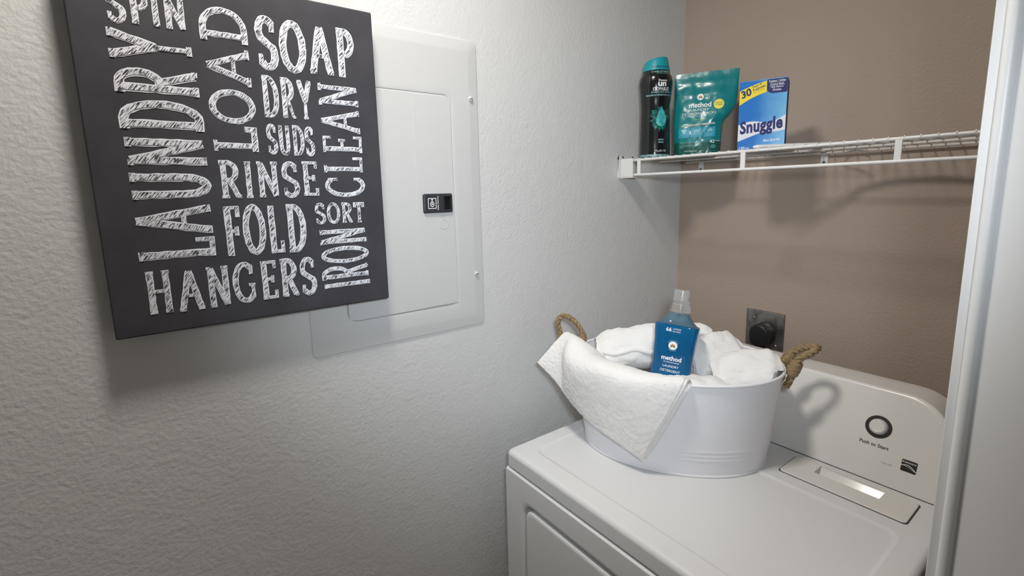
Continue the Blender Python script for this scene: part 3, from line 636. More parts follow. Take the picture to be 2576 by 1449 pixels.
obj('twine_wrap', merge(wrapping(w2a, w2b, 0.0110, 9, 0.0016, 2), tube([w2a, w2b], 0.0100, 10)), 'twine', rh)
E1 = tub_pt(180, DZ + TH)
rp = smooth_path([(0.122, -0.652, 1.105), (0.112, -0.660, 1.140), (0.102, -0.657, 1.172), (0.094, -0.659, 1.203), (0.100, -0.648, 1.2195), (0.114, -0.632, 1.213), (0.128, -0.617, 1.192), (0.137, -0.610, 1.168), (0.134, -0.608, 1.140), (0.130, -0.612, 1.105)], 7)
rh2 = obj('rope_handle', rope(rp, 0.0046, 26, 1.0), 'rope', tub)
obj('twine_wrap', merge(wrapping((0.137, -0.610, 1.150), (0.1355, -0.611, 1.172), 0.0088, 8, 0.0014, 3), tube([(0.137, -0.610, 1.150), (0.1355, -0.611, 1.172)], 0.008, 10)), 'twine', rh2)

# ------------------------------------------------------------------ towels
def fuzz(p, amp, s=1.0):
    q = Vector(p)
    return amp*(noise.noise(q*160*s) + 0.7*noise.noise(q*340*s) + 0.5*noise.noise(q*700*s))
def grid_surface(rows, nu, nv):
    """catmull surface through a table of control points rows[i][j]; returns grid [iu][iv]"""
    R = [smooth_path(r, 16) for r in rows]
    def samp(path, t):
        x = t*(len(path)-1); i = min(int(x), len(path)-2); f = x - i; return path[i]*(1-f) + path[i+1]*f
    out = []
    for iv in range(nv + 1):
        out.append(smooth_path([samp(r, iv/nv) for r in R], 16))
    return [[samp(out[iv], iu/nu) for iv in range(nv + 1)] for iu in range(nu + 1)]
def cloth(grid, th, amp, lumps=0.0):
    nu = len(grid) - 1; nv = len(grid[0]) - 1; nor = []
    for i in range(nu + 1):
        row = []
        for j in range(nv + 1):
            du = grid[min(nu, i+1)][j] - grid[max(0, i-1)][j]; dv = grid[i][min(nv, j+1)] - grid[i][max(0, j-1)]
            c_ = du.cross(dv); row.append(c_.normalized() if c_.length > 1e-12 else Vector((0, 0, 1)))
        nor.append(row)
    g = G(); v = []; W = nv + 1
    for side in (1, -1):
        for i in range(nu + 1):
            for j in range(nv + 1):
                e_ = min(i, nu - i, j, nv - j); k = min(1.0, (e_/3.0))
                t_ = th*0.5*math.sqrt(max(0.0, 1 - (1-k)**2))
                p = grid[i][j]; d = t_ + (fuzz(p + Vector((side, 0, 0)), amp) if e_ > 0 else 0) + lumps*noise.noise(p*38)*side
                v.append(p + nor[i][j]*side*d)
    f = []; o2 = (nu+1)*W
    for i in range(nu):
        for j in range(nv):
            a = i*W + j; f.append((a, a+1, a+W+1, a+W)); f.append((o2+a, o2+a+W, o2+a+W+1, o2+a+1))
    for i in range(nu):
        for j in (0, nv):
            a = i*W + j; f.append((a, a+W, o2+a+W, o2+a))
    for j in range(nv):
        for i in (0, nu):
            a = i*W + j; f.append((a, a+1, o2+a+1, o2+a))
    return g.add(v, f)
ZR = DZ + TH
# each row runs from inside the tub over the rim to the hanging hem; rows go from the left tip round to the right edge
rows = [
    [(0.175, -0.585, 1.085), (0.150, -0.622, 1.135), (0.124, -0.652, 1.176), (0.112, -0.680, 1.160), (0.098, -0.712, 1.128), (0.090, -0.728, 1.108)],
    [(0.205, -0.590, 1.085), (0.176, -0.628, 1.142), (0.148, -0.660, 1.176), (0.148, -0.682, 1.156), (0.142, -0.692, 1.108), (0.130, -0.702, 1.064)],
    [(0.235, -0.590, 1.085), (0.210, -0.632, 1.140), (0.182, -0.670, 1.172), (0.176, -0.704, 1.145), (0.174, -0.704, 1.080), (0.172, -0.692, 1.026)],
    [(0.260, -0.585, 1.080), (0.245, -0.630, 1.120), (0.224, -0.676, 1.150), (0.218, -0.712, 1.128), (0.220, -0.705, 1.060), (0.225, -0.692, 1.000)],
    [(0.300, -0.570, 1.075), (0.292, -0.625, 1.118), (0.284, -0.672, 1.148), (0.280, -0.708, 1.132), (0.282, -0.702, 1.050), (0.290, -0.692, 0.982)],
    [(0.350, -0.550, 1.070), (0.352, -0.610, 1.108), (0.352, -0.655, 1.141), (0.352, -0.692, 1.127), (0.342, -0.690, 1.040), (0.334, -0.682, 0.967)],
    [(0.395, -0.525, 1.065), (0.403, -0.590, 1.100), (0.412, -0.634, 1.141), (0.418, -0.664, 1.132), (0.393, -0.672, 1.040), (0.364, -0.670, 0.951)],
    [(0.420, -0.515, 1.065), (0.434, -0.570, 1.098), (0.446, -0.610, 1.141), (0.452, -0.640, 1.132), (0.418, -0.660, 1.045), (0.374, -0.667, 0.949)],
]
tw = thing('draped_towel', 'white terry hand towel folded over the front rim of the tub, corner hanging down', 'towel', (0.30, -0.66, 0.95))
gs = grid_surface(rows, 150, 120)
obj('terry_cloth', cloth(gs, 0.0125, 0.0011, 0.0010), 'towel', tw)
# second layer of the fold, peeping out below the hem
rows2 = [[(p[0] + q[0], p[1] + q[1], p[2] + q[2]) for p, q in zip([r[2], r[3], r[4], r[5]], [(0, 0.006, -0.012), (0, 0.010, -0.008), (0.002, 0.012, -0.004), dl])] for r, dl in
         zip(rows[1:7], [(0.010, 0.016, 0.006), (0.010, 0.013, 0.002), (0.012, 0.010, -0.006), (0.020, 0.010, -0.014), (0.014, 0.008, -0.001), (0.004, 0.006, 0.004)])]
rows2.append([(0.450, -0.602, 1.134), (0.461, -0.630, 1.128), (0.429, -0.649, 1.045), (0.383, -0.658, 0.951)])
obj('folded_layer', cloth(grid_surface(rows2, 90, 80), 0.009, 0.0010), 'towel', tw)
# hem welt along the right edge
hem = [gs[-1][j] for j in range(36, 121, 2)]
obj('hem', tube([p + Vector((0.0005, -0.0005, 0.0)) for p in hem], [0.0040 + 0.0007*noise.noise(p*300) for p in hem], 10), 'towel', tw)

def in_tub(p, m_=0.010):
    p = Vector(p)
    if p.z > DZ + TH + 0.006: return p
    a, b = tub_ab(min(p.z, DZ + TH)); dx, dy = p.x - TC.x, p.y - TC.y; u = dx*CA + dy*SA; v = -dx*SA + dy*CA
    r = math.sqrt((u/(a - m_))**2 + (v/(b - m_))**2)
    if r > 1: u /= r; v /= r
    return Vector((TC.x + u*CA - v*SA, TC.y + u*SA + v*CA, p.z))
def towel_roll(name, label, c, axis, length, rad, seed, squash=1.0, spiral=3.2):
    """rolled towel: rounded cylinder with a visible spiral end and folded lip"""
    ax = Vector(axis).normalized(); up = Vector((0, 0, 1)); n1 = (up - ax*up.dot(ax)).normalized(); n2 = ax.cross(n1)
    t = thing(name, label, 'towel', tuple(c), group='rolled towels in the oval tub')
    nn = 96; g = G(); loops = []; C_ = Vector(c); se = Vector((seed*3.1, seed*1.7, 0))
    prof = []
    m1 = 26
    for k in range(m1 + 1):
        s = -0.5 + k/m1; e_ = max(0.0, (abs(s) - 0.36)/0.14); prof.append((s*length, rad*(1 - 0.16*e_**2.2)))
    def ring(x, r, fz=0.0016):
        l = []
        for k in range(nn):
            a = 2*PI*k/nn; step = 0.006*max(0.0, 1 - ((a/(2*PI))*6) % 6) if a < 1.05 else 0.0
            p = C_ + ax*x + (n1*math.cos(a)*squash + n2*math.sin(a))*(r + step*(r/rad))
            p += (n1*math.cos(a) + n2*math.sin(a))*(fuzz(p + se, fz) + 0.006*noise.noise((p + se)*22) + 0.0025*noise.noise((p+se)*60))
            l.append(tuple(p))
        return l
    # near end: spiral groove modelled as a relief
    def endcap(sgn):
        ls = []
        for r_ in [rad*0.84*q for q in (0.97, 0.9, 0.82, 0.74, 0.66, 0.58, 0.5, 0.42, 0.34, 0.26, 0.18, 0.1, 0.03)]:
            l = []
            for k in range(nn):
                a = 2*PI*k/nn; w_ = (r_/(rad*0.84))*spiral - a/(2*PI)
                dep = 0.0075*(0.5 + 0.5*math.cos(2*PI*w_))**0.7 - 0.004*(1 - r_/(rad*0.84))
                p = C_ + ax*(sgn*(length/2 + dep)) + (n1*math.cos(a)*squash + n2*math.sin(a))*r_
                p += ax*sgn*(fuzz(p + se, 0.0014) + 0.004*noise.noise((p + se)*30))
                l.append(tuple(p))
            ls.append(l)
        return ls
    e1 = endcap(1); e0 = endcap(-1)
    loops = list(reversed(e0)) + [ring(x, r) for x, r in prof] + e1
    loops = [[in_tub(p) for p in l] for l in loops]
    obj('rolled_cloth', loft(loops), 'towel', t)
    # loose outer flap: a lip running the length of the roll
    lip = []
    for k in range(31):
        x = (-0.47 + 0.94*k/30)*length; a = 0.75 + 0.5*seed + 0.45*noise.noise(Vector((x*14, seed, 0)))
        lip.append(C_ + ax*x + (n1*math.cos(a)*squash + n2*math.sin(a))*(rad - 0.002 + 0.004*noise.noise(Vector((x*30, seed, 4)))))
    obj('loose_edge', tube([in_tub(p, 0.014) for p in lip], [0.0066*(1 - 0.5*abs(2*k/30 - 1)**6) for k in range(31)], 10), 'towel', t)
    return t
towel_roll('rolled_towel', 'white rolled towel in the tub touching the rim beside the draped towel', (0.222, -0.500, 1.128), (0.66, 0.68, 0.16), 0.185, 0.058, 1, 0.95)
towel_roll('rolled_towel', 'white towel roll at the back of the tub directly behind the blue detergent bottle', (0.270, -0.402, 1.128), (0.85, 0.45, 0.10), 0.175, 0.054, 2)
towel_roll('rolled_towel', 'white towel roll in the tub just in front of the black dryer plug', (0.372, -0.405, 1.122), (0.42, 0.86, 0.02), 0.120, 0.060, 3)
towel_roll('rolled_towel', 'white towel roll filling the end of the tub against the knotted rope handle', (0.466, -0.408, 1.104), (0.80, 0.55, 0.14), 0.130, 0.063, 4, 0.92)
bl = thing('bunched_towel', 'white towel bunched inside the tub between the blue bottle and the front rim', 'towel', (0.42, -0.52, 1.02))
bg = []
for i in range(41):
    row = []
    for j in range(61):
        u = -1 + 2*i/40; v = -1 + 2*j/60; X = 0.405 + 0.085*v*CA - 0.05*u*SA + 0.02*v; Y = -0.535 + 0.095*v*SA + 0.06*u*CA
        z = 1.090 + 0.016*math.cos(u*1.5)*math.cos(v*1.3) + 0.010*noise.noise(Vector((X*28, Y*28, 3))) - 0.02*max(abs(u), abs(v))**4
        row.append(in_tub(Vector((X, Y, z)), 0.026))
    bg.append(row)
obj('terry_cloth', cloth(bg, 0.03, 0.0013, 0.002), 'towel', bl)

# ------------------------------------------------------------------ detergent bottle in the tub
def frame(origin, up, front):
    z_ = Vector(up).normalized(); f_ = Vector(front); f_ = (f_ - z_*f_.dot(z_)).normalized(); y_ = -f_; x_ = y_.cross(z_)
    return Matrix((x_, y_, z_)).transposed().to_euler()
bB, bT = Vector((0.356, -0.558, 1.030)), Vector((0.352, -0.496, 1.304))
db = thing('detergent_bottle', 'translucent blue laundry detergent bottle with clear cap standing among the white towels', 'bottle', tuple(bB), tuple(frame(bB, bT - bB, (0.46, -0.89, 0))))
HV = [0.0, 0.004, 0.03, 0.07, 0.11, 0.15, 0.19, 0.1985]
HA = [0.044, 0.048, 0.0465, 0.0445, 0.0440, 0.0460, 0.0490, 0.0495]
HB = [0.026, 0.031, 0.031, 0.0285, 0.0275, 0.0300, 0.0340, 0.0345]
def sup(a, b, z, e_=5.0, nn=64):
    out = []
    for k in range(nn):
        t = 2*PI*(k + 0.5)/nn; c_, s_ = math.cos(t), math.sin(t); out.append((a*math.copysign(abs(c_)**(2/e_), c_), b*math.copysign(abs(s_)**(2/e_), s_), z))
    return out
bl_ = [sup(spline1(HV, HA, z), spline1(HV, HB, z), z) for z in [0, 0.002, 0.005] + [0.005 + 0.1915*k/24 for k in range(1, 25)]]
bl_ += [sup(0.0485, 0.0335, 0.1985, 5), sup(0.0460, 0.0310, 0.1998, 4.5)]
obj('bottle_body', loft(bl_), 'detergent_blue', db)
nk = [sup(0.0455, 0.0305, 0.1999, 4.5), sup(0.0415, 0.0285, 0.2020, 4), sup(0.0355, 0.0262, 0.2075, 3), sup(0.0300, 0.0242, 0.2150, 2.4), sup(0.0250, 0.0228, 0.2230, 2.0), sup(0.0215, 0.0205, 0.2275, 2.0)]
obj('bottle_shoulder', loft(nk), 'clear_bottle', db)
cap = obj('cap_collar', lathe([(0.0200, 0.2255), (0.0232, 0.2260), (0.0236, 0.2275), (0.0232, 0.2285), (0.0236, 0.2300), (0.0230, 0.2400), (0.0226, 0.2470), (0.0200, 0.2480)], (0, 0, 0), 40), 'clear_cap', db)
obj('cap', lathe([(0.0196, 0.2470), (0.0199, 0.2480), (0.0190, 0.2790), (0.0184, 0.2812), (0.0166, 0.2806), (0.0160, 0.2780), (0.0166, 0.2560), (0.0005, 0.2550)], (0, 0, 0), 40), 'clear_cap', db)
for k in range(20):
    a = 2*PI*k/20
    if k == 0: tooth = obj('tamper_tooth', box(-0.0009, 0.0009, -0.0246, -0.0228, 0.2240, 0.2262), 'clear_cap', cap, False)
    else: copy_part(tooth, cap, (0, 0, 0), (0, 0, a))
def on_bottle(g, o=0.0004):
    def f(p):
        a, b = spline1(HV, HA, p.y), spline1(HV, HB, p.y); q = min(0.999, abs(p.x)/a)
        return Vector((p.x, -b*(1 - q**5)**0.2 - o - p.z, p.y))
    return g.xf(f)
lines([text_g('66', -0.0210, 0.1830, h=0.0095, bold=0.02), text_g('LOADS', -0.0062, 0.1883, wd=0.0175), text_g('BRASSÉES', -0.0062, 0.1830, wd=0.0175), text_g('method', -0.0010, 0.1165, wd=0.0440, anchor='c', bold=0.025),
    text_g('4X CONCENTRATED', 0.0000, 0.1110, wd=0.0350, anchor='c', bold=0.01), text_g('LAUNDRY', 0.0, 0.1005, wd=0.0350, anchor='c'), text_g('DETERGENT', 0.0, 0.0900, wd=0.0440, anchor='c')], lambda g_: on_bottle(g_), 'ink_white', db)
EMC = (-0.0015, 0.1515)
def arc_text(s, cx, cy, r, a_mid, sz, up=True):
    g = G(); tot = len(s)*sz*0.80/r
    for i, ch in enumerate(s):
        if ch == ' ': continue
        a = a_mid + (tot/2 - (i + 0.5)*sz*0.80/r)*(1 if up else -1); rot = a - PI/2 if up else a + PI/2
        g = merge(g, text_g(ch, cx + (r)*math.cos(a), cy + r*math.sin(a), h=sz, anchor='c', rot=rot))
    return g
em = obj('emblem', on_bottle(poly_g(ellipse(EMC[0], EMC[1], 0.0098, 0.0098, 36))), 'ink_white', db, False)
obj('emblem_text', on_bottle(merge(arc_text('NATURALLY DERIVED', EMC[0], EMC[1], 0.0114, PI/2, 0.0018), arc_text('CLEANING POWER', EMC[0], EMC[1], 0.0130, -PI/2, 0.0018, False))), 'ink_mint', em, False)
def lotus(cx, cy, s, n_, a0, a1, r):
    g = G()
    for k in range(n_):
        a = a0 + (a1 - a0)*k/max(1, n_-1); ux, uy = math.cos(a), math.sin(a)
        g = merge(g, poly_g([(cx, cy), (cx + (ux*0.55 - uy*0.22)*r*s, cy + (uy*0.55 + ux*0.22)*r*s), (cx + ux*r*s, cy + uy*r*s), (cx + (ux*0.55 + uy*0.22)*r*s, cy + (uy*0.55 - ux*0.22)*r*s)]))
    return g
obj('emblem_leaf', on_bottle(lotus(EMC[0], EMC[1] - 0.0020, 1, 6, -0.25, PI + 0.25, 0.0066), 0.0007), 'ink_leaf', em, False)
obj('emblem_flower', on_bottle(lotus(EMC[0], EMC[1] - 0.0008, 1, 5, 0.55, PI - 0.55, 0.0052), 0.0010), 'ink_orange', em, False)

# ------------------------------------------------------------------ scent booster bottle on the shelf
SW = SZ + 0.0058
BH = 0.2800
sb = thing('scent_booster_bottle', 'black scent booster bottle with teal cap standing on the shelf beside the left bracket', 'bottle', (0.0815, -0.2560, SW), (0, 0, math.radians(52)))
RV = [0.0, 0.02, 0.10, 0.30, 0.50, 0.62, 0.75, 0.80, 0.84, 0.868]
RR = [0.0435, 0.0440, 0.0435, 0.0425, 0.0420, 0.0440, 0.0472, 0.0455, 0.0400, 0.0375]
def sbr(z): return spline1(RV, RR, z/BH)
obj('base_band', lathe([(0.0415, 0.0), (0.0432, 0.0015), (0.0435, 0.0085)], (0, 0, 0), 56), 'bead_base', sb)
obj('bottle_body', lathe([(0.0436, 0.0080)] + [(sbr(z), z) for z in [0.010 + (0.868*BH - 0.010)*k/48 for k in range(49)]], (0, 0, 0), 56), 'bottle_black', sb)
cl_ = []
for k, (r_, h_) in enumerate([(0.0372, 0.866), (0.0385, 0.868), (0.0385, 0.880), (0.0370, 0.905), (0.0345, 0.940), (0.0322, 0.972), (0.0305, 0.985), (0.0270, 0.993), (0.0120, 0.998), (0.0010, 0.999)]):
    sl = max(0.0, (h_ - 0.90)/0.1)
    cl_.append([(r_*math.cos(2*PI*q/48), r_*math.sin(2*PI*q/48), h_*BH + sl*0.006*(math.cos(2*PI*q/48)*r_/0.032 if k > 3 else 0)) for q in range(48)])
capo = obj('cap', loft(cl_), 'cap_teal', sb)
def wrap(g, rf, o=0.0005): return g.xf(lambda p: Vector(((rf(p.y) + o + p.z)*math.sin(p.x/rf(p.y)), -(rf(p.y) + o + p.z)*math.cos(p.x/rf(p.y)), p.y)))
capr = lambda z: spline1([0.868*BH, 0.880*BH, 0.905*BH, 0.94*BH], [0.0385, 0.0385, 0.0370, 0.0345], z)
def dense(g, k=2):
    bm = bmesh.new(); vs_ = [bm.verts.new(p) for p in g.v]
    for f in g.f:
        try: bm.faces.new([vs_[i] for i in f])
        except ValueError: pass
    bmesh.ops.triangulate(bm, faces=bm.faces)
    for _ in range(k):
        ed = [e_ for e_ in bm.edges if e_.calc_length() > 0.004]
        if ed: bmesh.ops.subdivide_edges(bm, edges=ed, cuts=1)
        bmesh.ops.triangulate(bm, faces=bm.faces)
    bm.verts.index_update(); o_ = G().add([v.co[:] for v in bm.verts], [[v.index for v in f.verts] for f in bm.faces]); bm.free(); return o_
obj('printed_text', wrap(text_g('SQUEEZE & SNIFF', 0.004, 0.883*BH, wd=0.0500, h=0.0062, anchor='c', bold=0.01), capr), 'ink_black', capo, False)
lines([text_g('12 weeks of freshness', 0.003, 0.838*BH, wd=0.050, h=0.0062, anchor='c'), text_g('from wash until wear', 0.008, 0.824*BH, wd=0.034, h=0.0030, anchor='c'),
    text_g('IN-WASH SCENT BOOSTER', 0.006, 0.635*BH, wd=0.060, h=0.0048, anchor='c', bold=0.005), text_g('REHAUSSEUR DE PARFUM POUR LA LESSIVE', 0.0, 0.607*BH, wd=0.078, h=0.0046, anchor='c', bold=0.005),
    text_g('FRESH', 0.0070, 0.166*BH, wd=0.0165, anchor='c', bold=0.008), text_g('FRAIS', 0.0070, 0.140*BH, wd=0.0155, anchor='c', bold=0.008)], lambda g_: wrap(g_, sbr), 'ink_mint', sb)
lines([text_g('Downy', 0.008, 0.738*BH, wd=0.0250, h=0.0080, anchor='c', bold=0.02), text_g('un', 0.006, 0.697*BH, wd=0.0240, h=0.0115, anchor='c', bold=0.04), text_g('STOPABLES', 0.004, 0.658*BH, wd=0.0480, h=0.0090, anchor='c', bold=0.012, shear=0.1),
    text_g('570 g (20.1 OZ)', 0.006, 0.047*BH, wd=0.0340, h=0.0072, anchor='c')], lambda g_: wrap(g_, sbr), 'ink_white', sb)
def drop(cx, cy, wd, ht, n_=36):
    pts = []
    for k in range(n_):
        t = 2*PI*k/n_; pts.append((cx + wd*math.sin(t)*(math.sin(t/2)**1.3), cy + ht*(math.cos(t)*0.5)))
    return pts
spl = []
rs = random.Random(9)
for k in range(44):
    t = 2*PI*k/44; r_ = 0.029*(0.86 + 0.10*math.sin(5*t + 0.7) + 0.06*math.sin(11*t))
    spl.append((0.002 + 0.95*r_*math.cos(t), 0.402*BH + 1.35*r_*math.sin(t)*(0.8 if math.sin(t) > 0 else 1.0)))
emb = obj('emblem', wrap(dense(poly_g(spl)), sbr, 0.0005), 'emblem_dark', sb, False)
lf = G()
for a in (-2.9, -2.5, -2.1, -1.6, -1.2, -0.7, 0.1, 2.6, 3.0):
    cx, cy = 0.002 + 0.020*math.cos(a), 0.395*BH + 0.030*math.sin(a); lf = merge(lf, poly_g([(cx + 0.0085*math.cos(a + q)*(1.0 if abs(q) < 0.1 else 0.42), cy + 0.0115*math.sin(a + q)*(1.0 if abs(q) < 0.1 else 0.42)) for q in (0, 0.5, 1.4, 2.6, -2.9, -1.9, -0.7)]))
obj('emblem_leaf', wrap(dense(lf), sbr, 0.0008), 'emblem_leaf', emb, False)
obj('emblem_drop', wrap(dense(poly_g(drop(0.006, 0.405*BH, 0.0205, 0.056))), sbr, 0.0011), 'emblem_drop', emb, False)
obj('emblem_core', wrap(dense(poly_g(drop(0.006, 0.408*BH, 0.0105, 0.028))), sbr, 0.0014), 'ink_teal', emb, False)

# ------------------------------------------------------------------ detergent pouch
PHt = 0.2390
po_ = thing('detergent_pouch', 'teal stand-up pouch of detergent packs on the shelf behind the black bottle', 'pouch', (0.1700, -0.1760, SW), (0, 0, math.radians(28)))
PV = [0.0, 0.06, 0.20, 0.33, 0.40, 0.445, 0.50, 0.58, 0.70, 0.85, 0.97, 1.0]
PWd = [0.0600, 0.0640, 0.0650, 0.0660, 0.0690, 0.0780, 0.0900, 0.1000, 0.1030, 0.1040, 0.1050, 0.1055]
PTh = [0.0270, 0.0280, 0.0270, 0.0250, 0.0240, 0.0230, 0.0215, 0.0190, 0.0140, 0.0065, 0.0012, 0.0010]
def pw(z): return spline1(PV, PWd, z/PHt)
def pwl(z): return min(pw(z), 0.0675)
def pt_(z): return spline1(PV, PTh, z/PHt)
def pouch_y(u, z):
    w_ = pw(z) if u > 0 else pwl(z); q = min(1.0, abs(u)/w_); t = pt_(z)*math.sqrt(max(0.0, 1 - q**2.4))
    p = Vector((u*26, z*26, 1.7)); wr = noise.noise(p)*0.0032 + noise.noise(p*2.3)*0.0014 + 0.0030*math.exp(-((u - 0.055 + (0.115 - z)*0.7)/0.006)**2)*math.exp(-((z - 0.085)/0.035)**2)
    lean = 0.020*(z/PHt)**2
    return lean, t + 0.0006, wr*(1 - q**4)*(0.4 + 0.6*min(1, (PHt - z)/0.05))
g = G(); nu, nv = 48, 64; fr = []; bk = []
for j in range(nv + 1):
    z = PHt*j/nv
    for i in range(nu + 1):
        u = -pwl(z) + (pw(z) + pwl(z))*i/nu; le, t, wr = pouch_y(u, z)
        fr.append((u, le - t - wr, z)); bk.append((u, le + t*0.8, z))
W_ = nu + 1; nf = len(fr); f = []
for j in range(nv):
    for i in range(nu):
        a = j*W_ + i; f.append((a, a+1, a+W_+1, a+W_)); f.append((nf+a, nf+a+W_, nf+a+W_+1, nf+a+1))
    for i in (0, nu):
        a = j*W_ + i; f.append((a, a+W_, nf+a+W_, nf+a))
for i in range(nu):
    for j in (0, nv):
        a = j*W_ + i; f.append((a, a+1, nf+a+1, nf+a))
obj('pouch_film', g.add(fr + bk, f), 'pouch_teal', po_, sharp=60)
def on_pouch(g, o=0.0013):
    def f_(p):
        le, t, wr = pouch_y(p.x, p.y); return Vector((p.x, le - t - wr - o - p.z, p.y))
    return g.xf(f_)
obj('top_seal', on_pouch(dense(poly_g([(-0.066, 0.2315), (0.1040, 0.2315), (0.1040, 0.2332), (-0.066, 0.2332)]), 4), 0.0003), 'pouch_teal', po_, False)
lines([text_g('method', 0.006, 0.1360, wd=0.0600, anchor='c', bold=0.025), text_g('LAUNDRY', 0.006, 0.1260, wd=0.0480, anchor='c'), text_g('DETERGENT PACKS', 0.004, 0.1155, wd=0.0900, anchor='c'), text_g('42', 0.036, 0.0345, h=0.0090, anchor='l', bold=0.01), text_g('LOADS', 0.0490, 0.0390, wd=0.0140), text_g('NET WT 700g (24.7 OZ)', -0.014, 0.0110, wd=0.0340, h=0.0046, anchor='c')], lambda g_: on_pouch(dense(g_, 1)), 'ink_white', po_)
lines([text_g('SACHETS DE DÉTERGENT À LESSIVE', 0.006, 0.1095, wd=0.078, anchor='c'), text_g('SAFETY LOCK ZIPPER', 0.004, 0.2010, wd=0.0330, anchor='c', bold=0.01), text_g('HE', 0.0455, 0.0230, wd=0.0060, anchor='c', bold=0.02), text_g('FOR ALL WASHERS', 0.0455, 0.0120, wd=0.0180, anchor='c'),
    *[text_g(t_, -0.0450, z_, wd=w_, h=0.0023) for t_, z_, w_ in (('1. KEEP OUT OF REACH OF CHILDREN AND PETS', 0.0390, 0.062), ('WASH HANDS AFTER USE. DO NOT PIERCE PACKS', 0.0355, 0.060), ('2. GARDER HORS DE LA PORTEE DES ENFANTS', 0.0305, 0.062), ('BIEN SE LAVER LES MAINS APRES USAGE', 0.0270, 0.058), ('CAUTION', 0.0235, 0.012))]], lambda g_: on_pouch(dense(g_, 1)), 'ink_mint', po_)
lines([text_g('beach sage', 0.004, 0.1000, wd=0.0320, h=0.0040, anchor='c', bold=0.01), text_g('sauge de plage', 0.004, 0.0955, wd=0.0250, h=0.0024, anchor='c')], lambda g_: on_pouch(g_), 'ink_green', po_)
pe = obj('emblem', on_pouch(poly_g(ellipse(0.0060, 0.1660, 0.0090, 0.0092, 32))), 'ink_white', po_, False)
obj('emblem_leaf', on_pouch(lotus(0.0060, 0.1640, 1, 6, -0.25, PI + 0.25, 0.0064), 0.0018), 'ink_leaf', pe, False)
obj('emblem_flower', on_pouch(lotus(0.0060, 0.1652, 1, 5, 0.55, PI - 0.55, 0.0050), 0.0022), 'ink_orange', pe, False)
obj('emblem_text', on_pouch(merge(arc_text('NATURALLY DERIVED', 0.006, 0.166, 0.0108, PI/2, 0.0017), arc_text('CLEANING POWER', 0.006, 0.166, 0.0124, -PI/2, 0.0017, False))), 'ink_teal', pe, False)
stk = obj('scratch_sticker', on_pouch(poly_g(ellipse(0.0560, 0.1420, 0.0135, 0.0138, 36))), 'ink_pale_yellow', po_, False)
obj('sticker_text', on_pouch(merge(text_g('SCRATCH', 0.056, 0.1435, wd=0.0190, h=0.0042, anchor='c'), text_g("'N WHIFF", 0.056, 0.1380, wd=0.0180, h=0.0038, anchor='c')), 0.0018), 'ink_leaf', stk, False)
obj('printed_band', on_pouch(dense(poly_g([(-0.040, 0.0835), (0.048, 0.0865), (0.048, 0.0920), (-0.040, 0.0880)]), 3)), 'ink_silver', po_, False)
obj('printed_text', on_pouch(text_g('4-IN-1 CLEANING POWER', -0.010, 0.0855, wd=0.052, h=0.0034, anchor='c', bold=0.01), 0.0019), 'ink_leaf', po_, False)
for cx in (-0.034, 0.0, 0.0335):
    pn = obj('icon_panel', on_pouch(dense(poly_g(rrect(cx - 0.0158, cx + 0.0158, 0.0520, 0.0800, 0.0004, 1)), 3)), 'ink_sky', po_, False)
    ic = G()
    if cx == 0.0:
        for r_ in (0.0085, 0.0060, 0.0035): ic = merge(ic, ribbon2d(ellipse(cx, 0.0655, r_, r_, 16, 0.1, PI - 0.1, True), 0.0013))
        ic = merge(ic, poly_g(ellipse(cx + 0.0085, 0.0735, 0.0016, 0.0022, 10)), text_g('SPARKLING', cx, 0.0600, wd=0.022, h=0.0026, anchor='c'))
    elif cx > 0:
        ic = merge(lotus(cx + 0.002, 0.0690, 1, 5, 0.2, PI + 0.4, 0.0085), text_g('FRAGRANCE', cx, 0.0600, wd=0.024, h=0.0026, anchor='c'), text_g('FRAICHEUR', cx, 0.0560, wd=0.018, h=0.0018, anchor='c'))
    else:
        ic = merge(poly_g([(cx - 0.008, 0.074), (cx - 0.004, 0.0765), (cx + 0.004, 0.0765), (cx + 0.008, 0.074), (cx + 0.0065, 0.0705), (cx + 0.0045, 0.0715), (cx + 0.0045, 0.0645), (cx - 0.0045, 0.0645), (cx - 0.0045, 0.0715), (cx - 0.0065, 0.0705)]), text_g('FIGHTS', cx, 0.0600, wd=0.016, h=0.0026, anchor='c'))
    obj('icon_print', on_pouch(ic, 0.0019), 'ink_mint', pn, False)
obj('loads_ring', on_pouch(ribbon2d(ellipse(0.0455, 0.0246, 0.0062, 0.0046, 24), 0.0008, closed=True)), 'ink_mint', po_, False)

# ------------------------------------------------------------------ dryer sheet box
BW, BHt, BD = 0.1060, 0.1690, 0.0600
bxt = thing('dryer_sheet_box', 'blue and white carton of dryer sheets with yellow corner band standing on the shelf', 'box', (0.3326, -0.2500, SW), (0, 0, math.radians(21)))
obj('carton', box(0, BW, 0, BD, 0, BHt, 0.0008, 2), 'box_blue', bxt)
obj('top_flap', box(0.0010, BW - 0.0010, 0.0008, BD - 0.001, BHt - 0.0002, BHt + 0.0008, 0.0003, 1), 'box_light_blue', bxt)
def on_box(g, o=0.0003): return g.xf(lambda p: Vector((p.x, -o - p.z, p.y)))
X = lambda s: s*BW
Z = lambda s: s*BHt
def band(fa, fb, n_=24, x0=0.004, x1=0.996):
    top = [(X(x0 + (x1-x0)*k/n_), Z(fa(x0 + (x1-x0)*k/n_))) for k in range(n_ + 1)]; bot = [(X(x0 + (x1-x0)*k/n_), Z(fb(x0 + (x1-x0)*k/n_))) for k in range(n_ + 1)]
    v = top + bot; m_ = n_ + 1; return G().add([(a, b, 0) for a, b in v], [(i, i+1, m_+i+1, m_+i) for i in range(n_)])
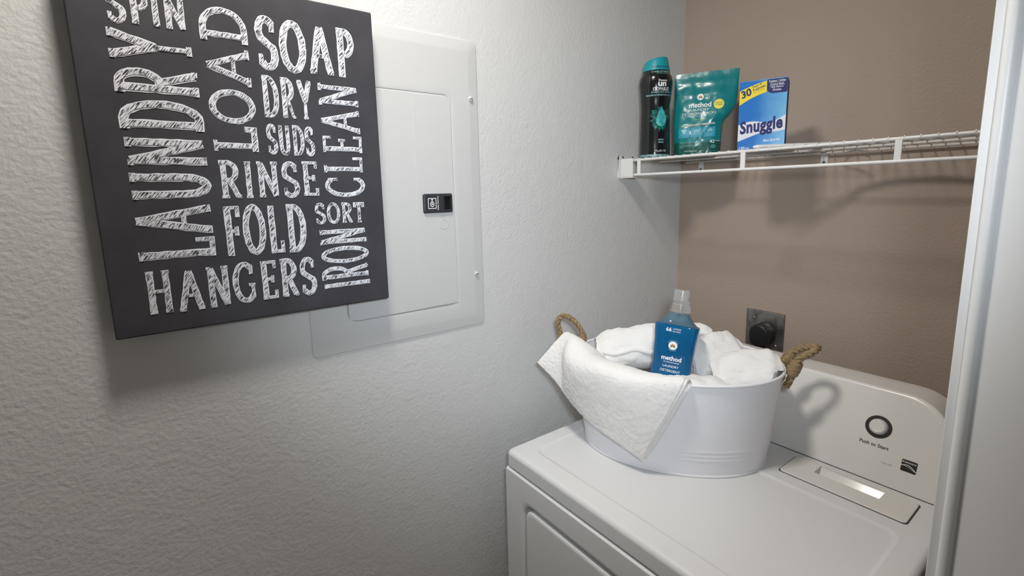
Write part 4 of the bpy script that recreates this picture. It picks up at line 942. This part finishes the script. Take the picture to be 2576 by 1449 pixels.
wv = obj('printed_wave', on_box(band(lambda s: 0.385 + 0.030*math.sin(s*7.0 - 0.2) + 0.085*s*s, lambda s: 0.135 + 0.075*min(1, s*2.2) + 0.015*math.sin(s*4.4) + 0.075*s*s)), 'box_white', bxt, False)
yb = obj('printed_banner', on_box(band(lambda s: min(0.985, 0.865 + 0.30*s - 0.18*s*s), lambda s: 0.660 + 0.42*s - 0.24*s*s, x0=0.006, x1=0.575)), 'ink_yellow', bxt, False)
nb = obj('printed_patch', on_box(poly_g(rrect(X(0.575), X(0.994), Z(0.795), Z(0.994), [0.004, 0.0005, 0.0005, 0.014], 5)), 0.0004), 'ink_navy', bxt, False)
rb = 0.36
obj('banner_text', on_box(merge(text_g('30', X(0.065), Z(0.755), h=0.0185, bold=0.03, shear=0.15, rot=rb), text_g('Days of', X(0.290), Z(0.885), wd=0.0215, h=0.0070, bold=0.012, rot=rb), text_g('Freshness', X(0.300), Z(0.845), wd=0.0285, h=0.0062, bold=0.012, rot=rb), text_g('Jours de fraîcheur', X(0.310), Z(0.820), wd=0.0245, h=0.0028, rot=rb)), 0.0008), 'ink_navy', yb, False)
obj('patch_text', on_box(merge(*[text_g(t_, X(0.785), Z(z_), wd=w_, h=0.0052, anchor='c', bold=0.008) for t_, z_, w_ in (('Freshen • Soften', 0.950, 0.0360), ('Control Static', 0.905, 0.0300), ('Help Reduce', 0.862, 0.0270), ('Wrinkles', 0.825, 0.0190))], poly_g([(X(0.63), Z(0.942)), (X(0.95), Z(0.942)), (X(0.95), Z(0.944)), (X(0.63), Z(0.944))]), poly_g([(X(0.63), Z(0.897)), (X(0.95), Z(0.897)), (X(0.95), Z(0.899)), (X(0.63), Z(0.899))])), 0.0008), 'ink_white', nb, False)
obj('brand_print', on_box(text_g('Snuggle', X(0.06), Z(0.185), wd=0.0960, h=0.0410, bold=0.038, space=1.06, shear=0.12, rot=0.10), 0.0008), 'ink_navy', wv, False)
lines([text_g('Blue Sparkle', X(0.56), Z(0.105), wd=0.0370, h=0.0075, bold=0.015, shear=0.2, rot=0.04), text_g('120', X(0.045), Z(0.018), wd=0.0125, h=0.0070, bold=0.02), text_g('SHEETS', X(0.175), Z(0.034), wd=0.0090, h=0.0025), text_g('FEUILLES', X(0.175), Z(0.018), wd=0.0090, h=0.0025)], lambda g_: on_box(g_, 0.0006), 'ink_white', bxt)
obj('side_print', G().add([(BW + 0.0003, 0.001, 0.002), (BW + 0.0003, BD - 0.001, 0.002), (BW + 0.0003, BD - 0.001, BHt - 0.002), (BW + 0.0003, 0.001, BHt - 0.002)], [(0, 1, 2, 3)]), 'ink_navy', bxt, False)
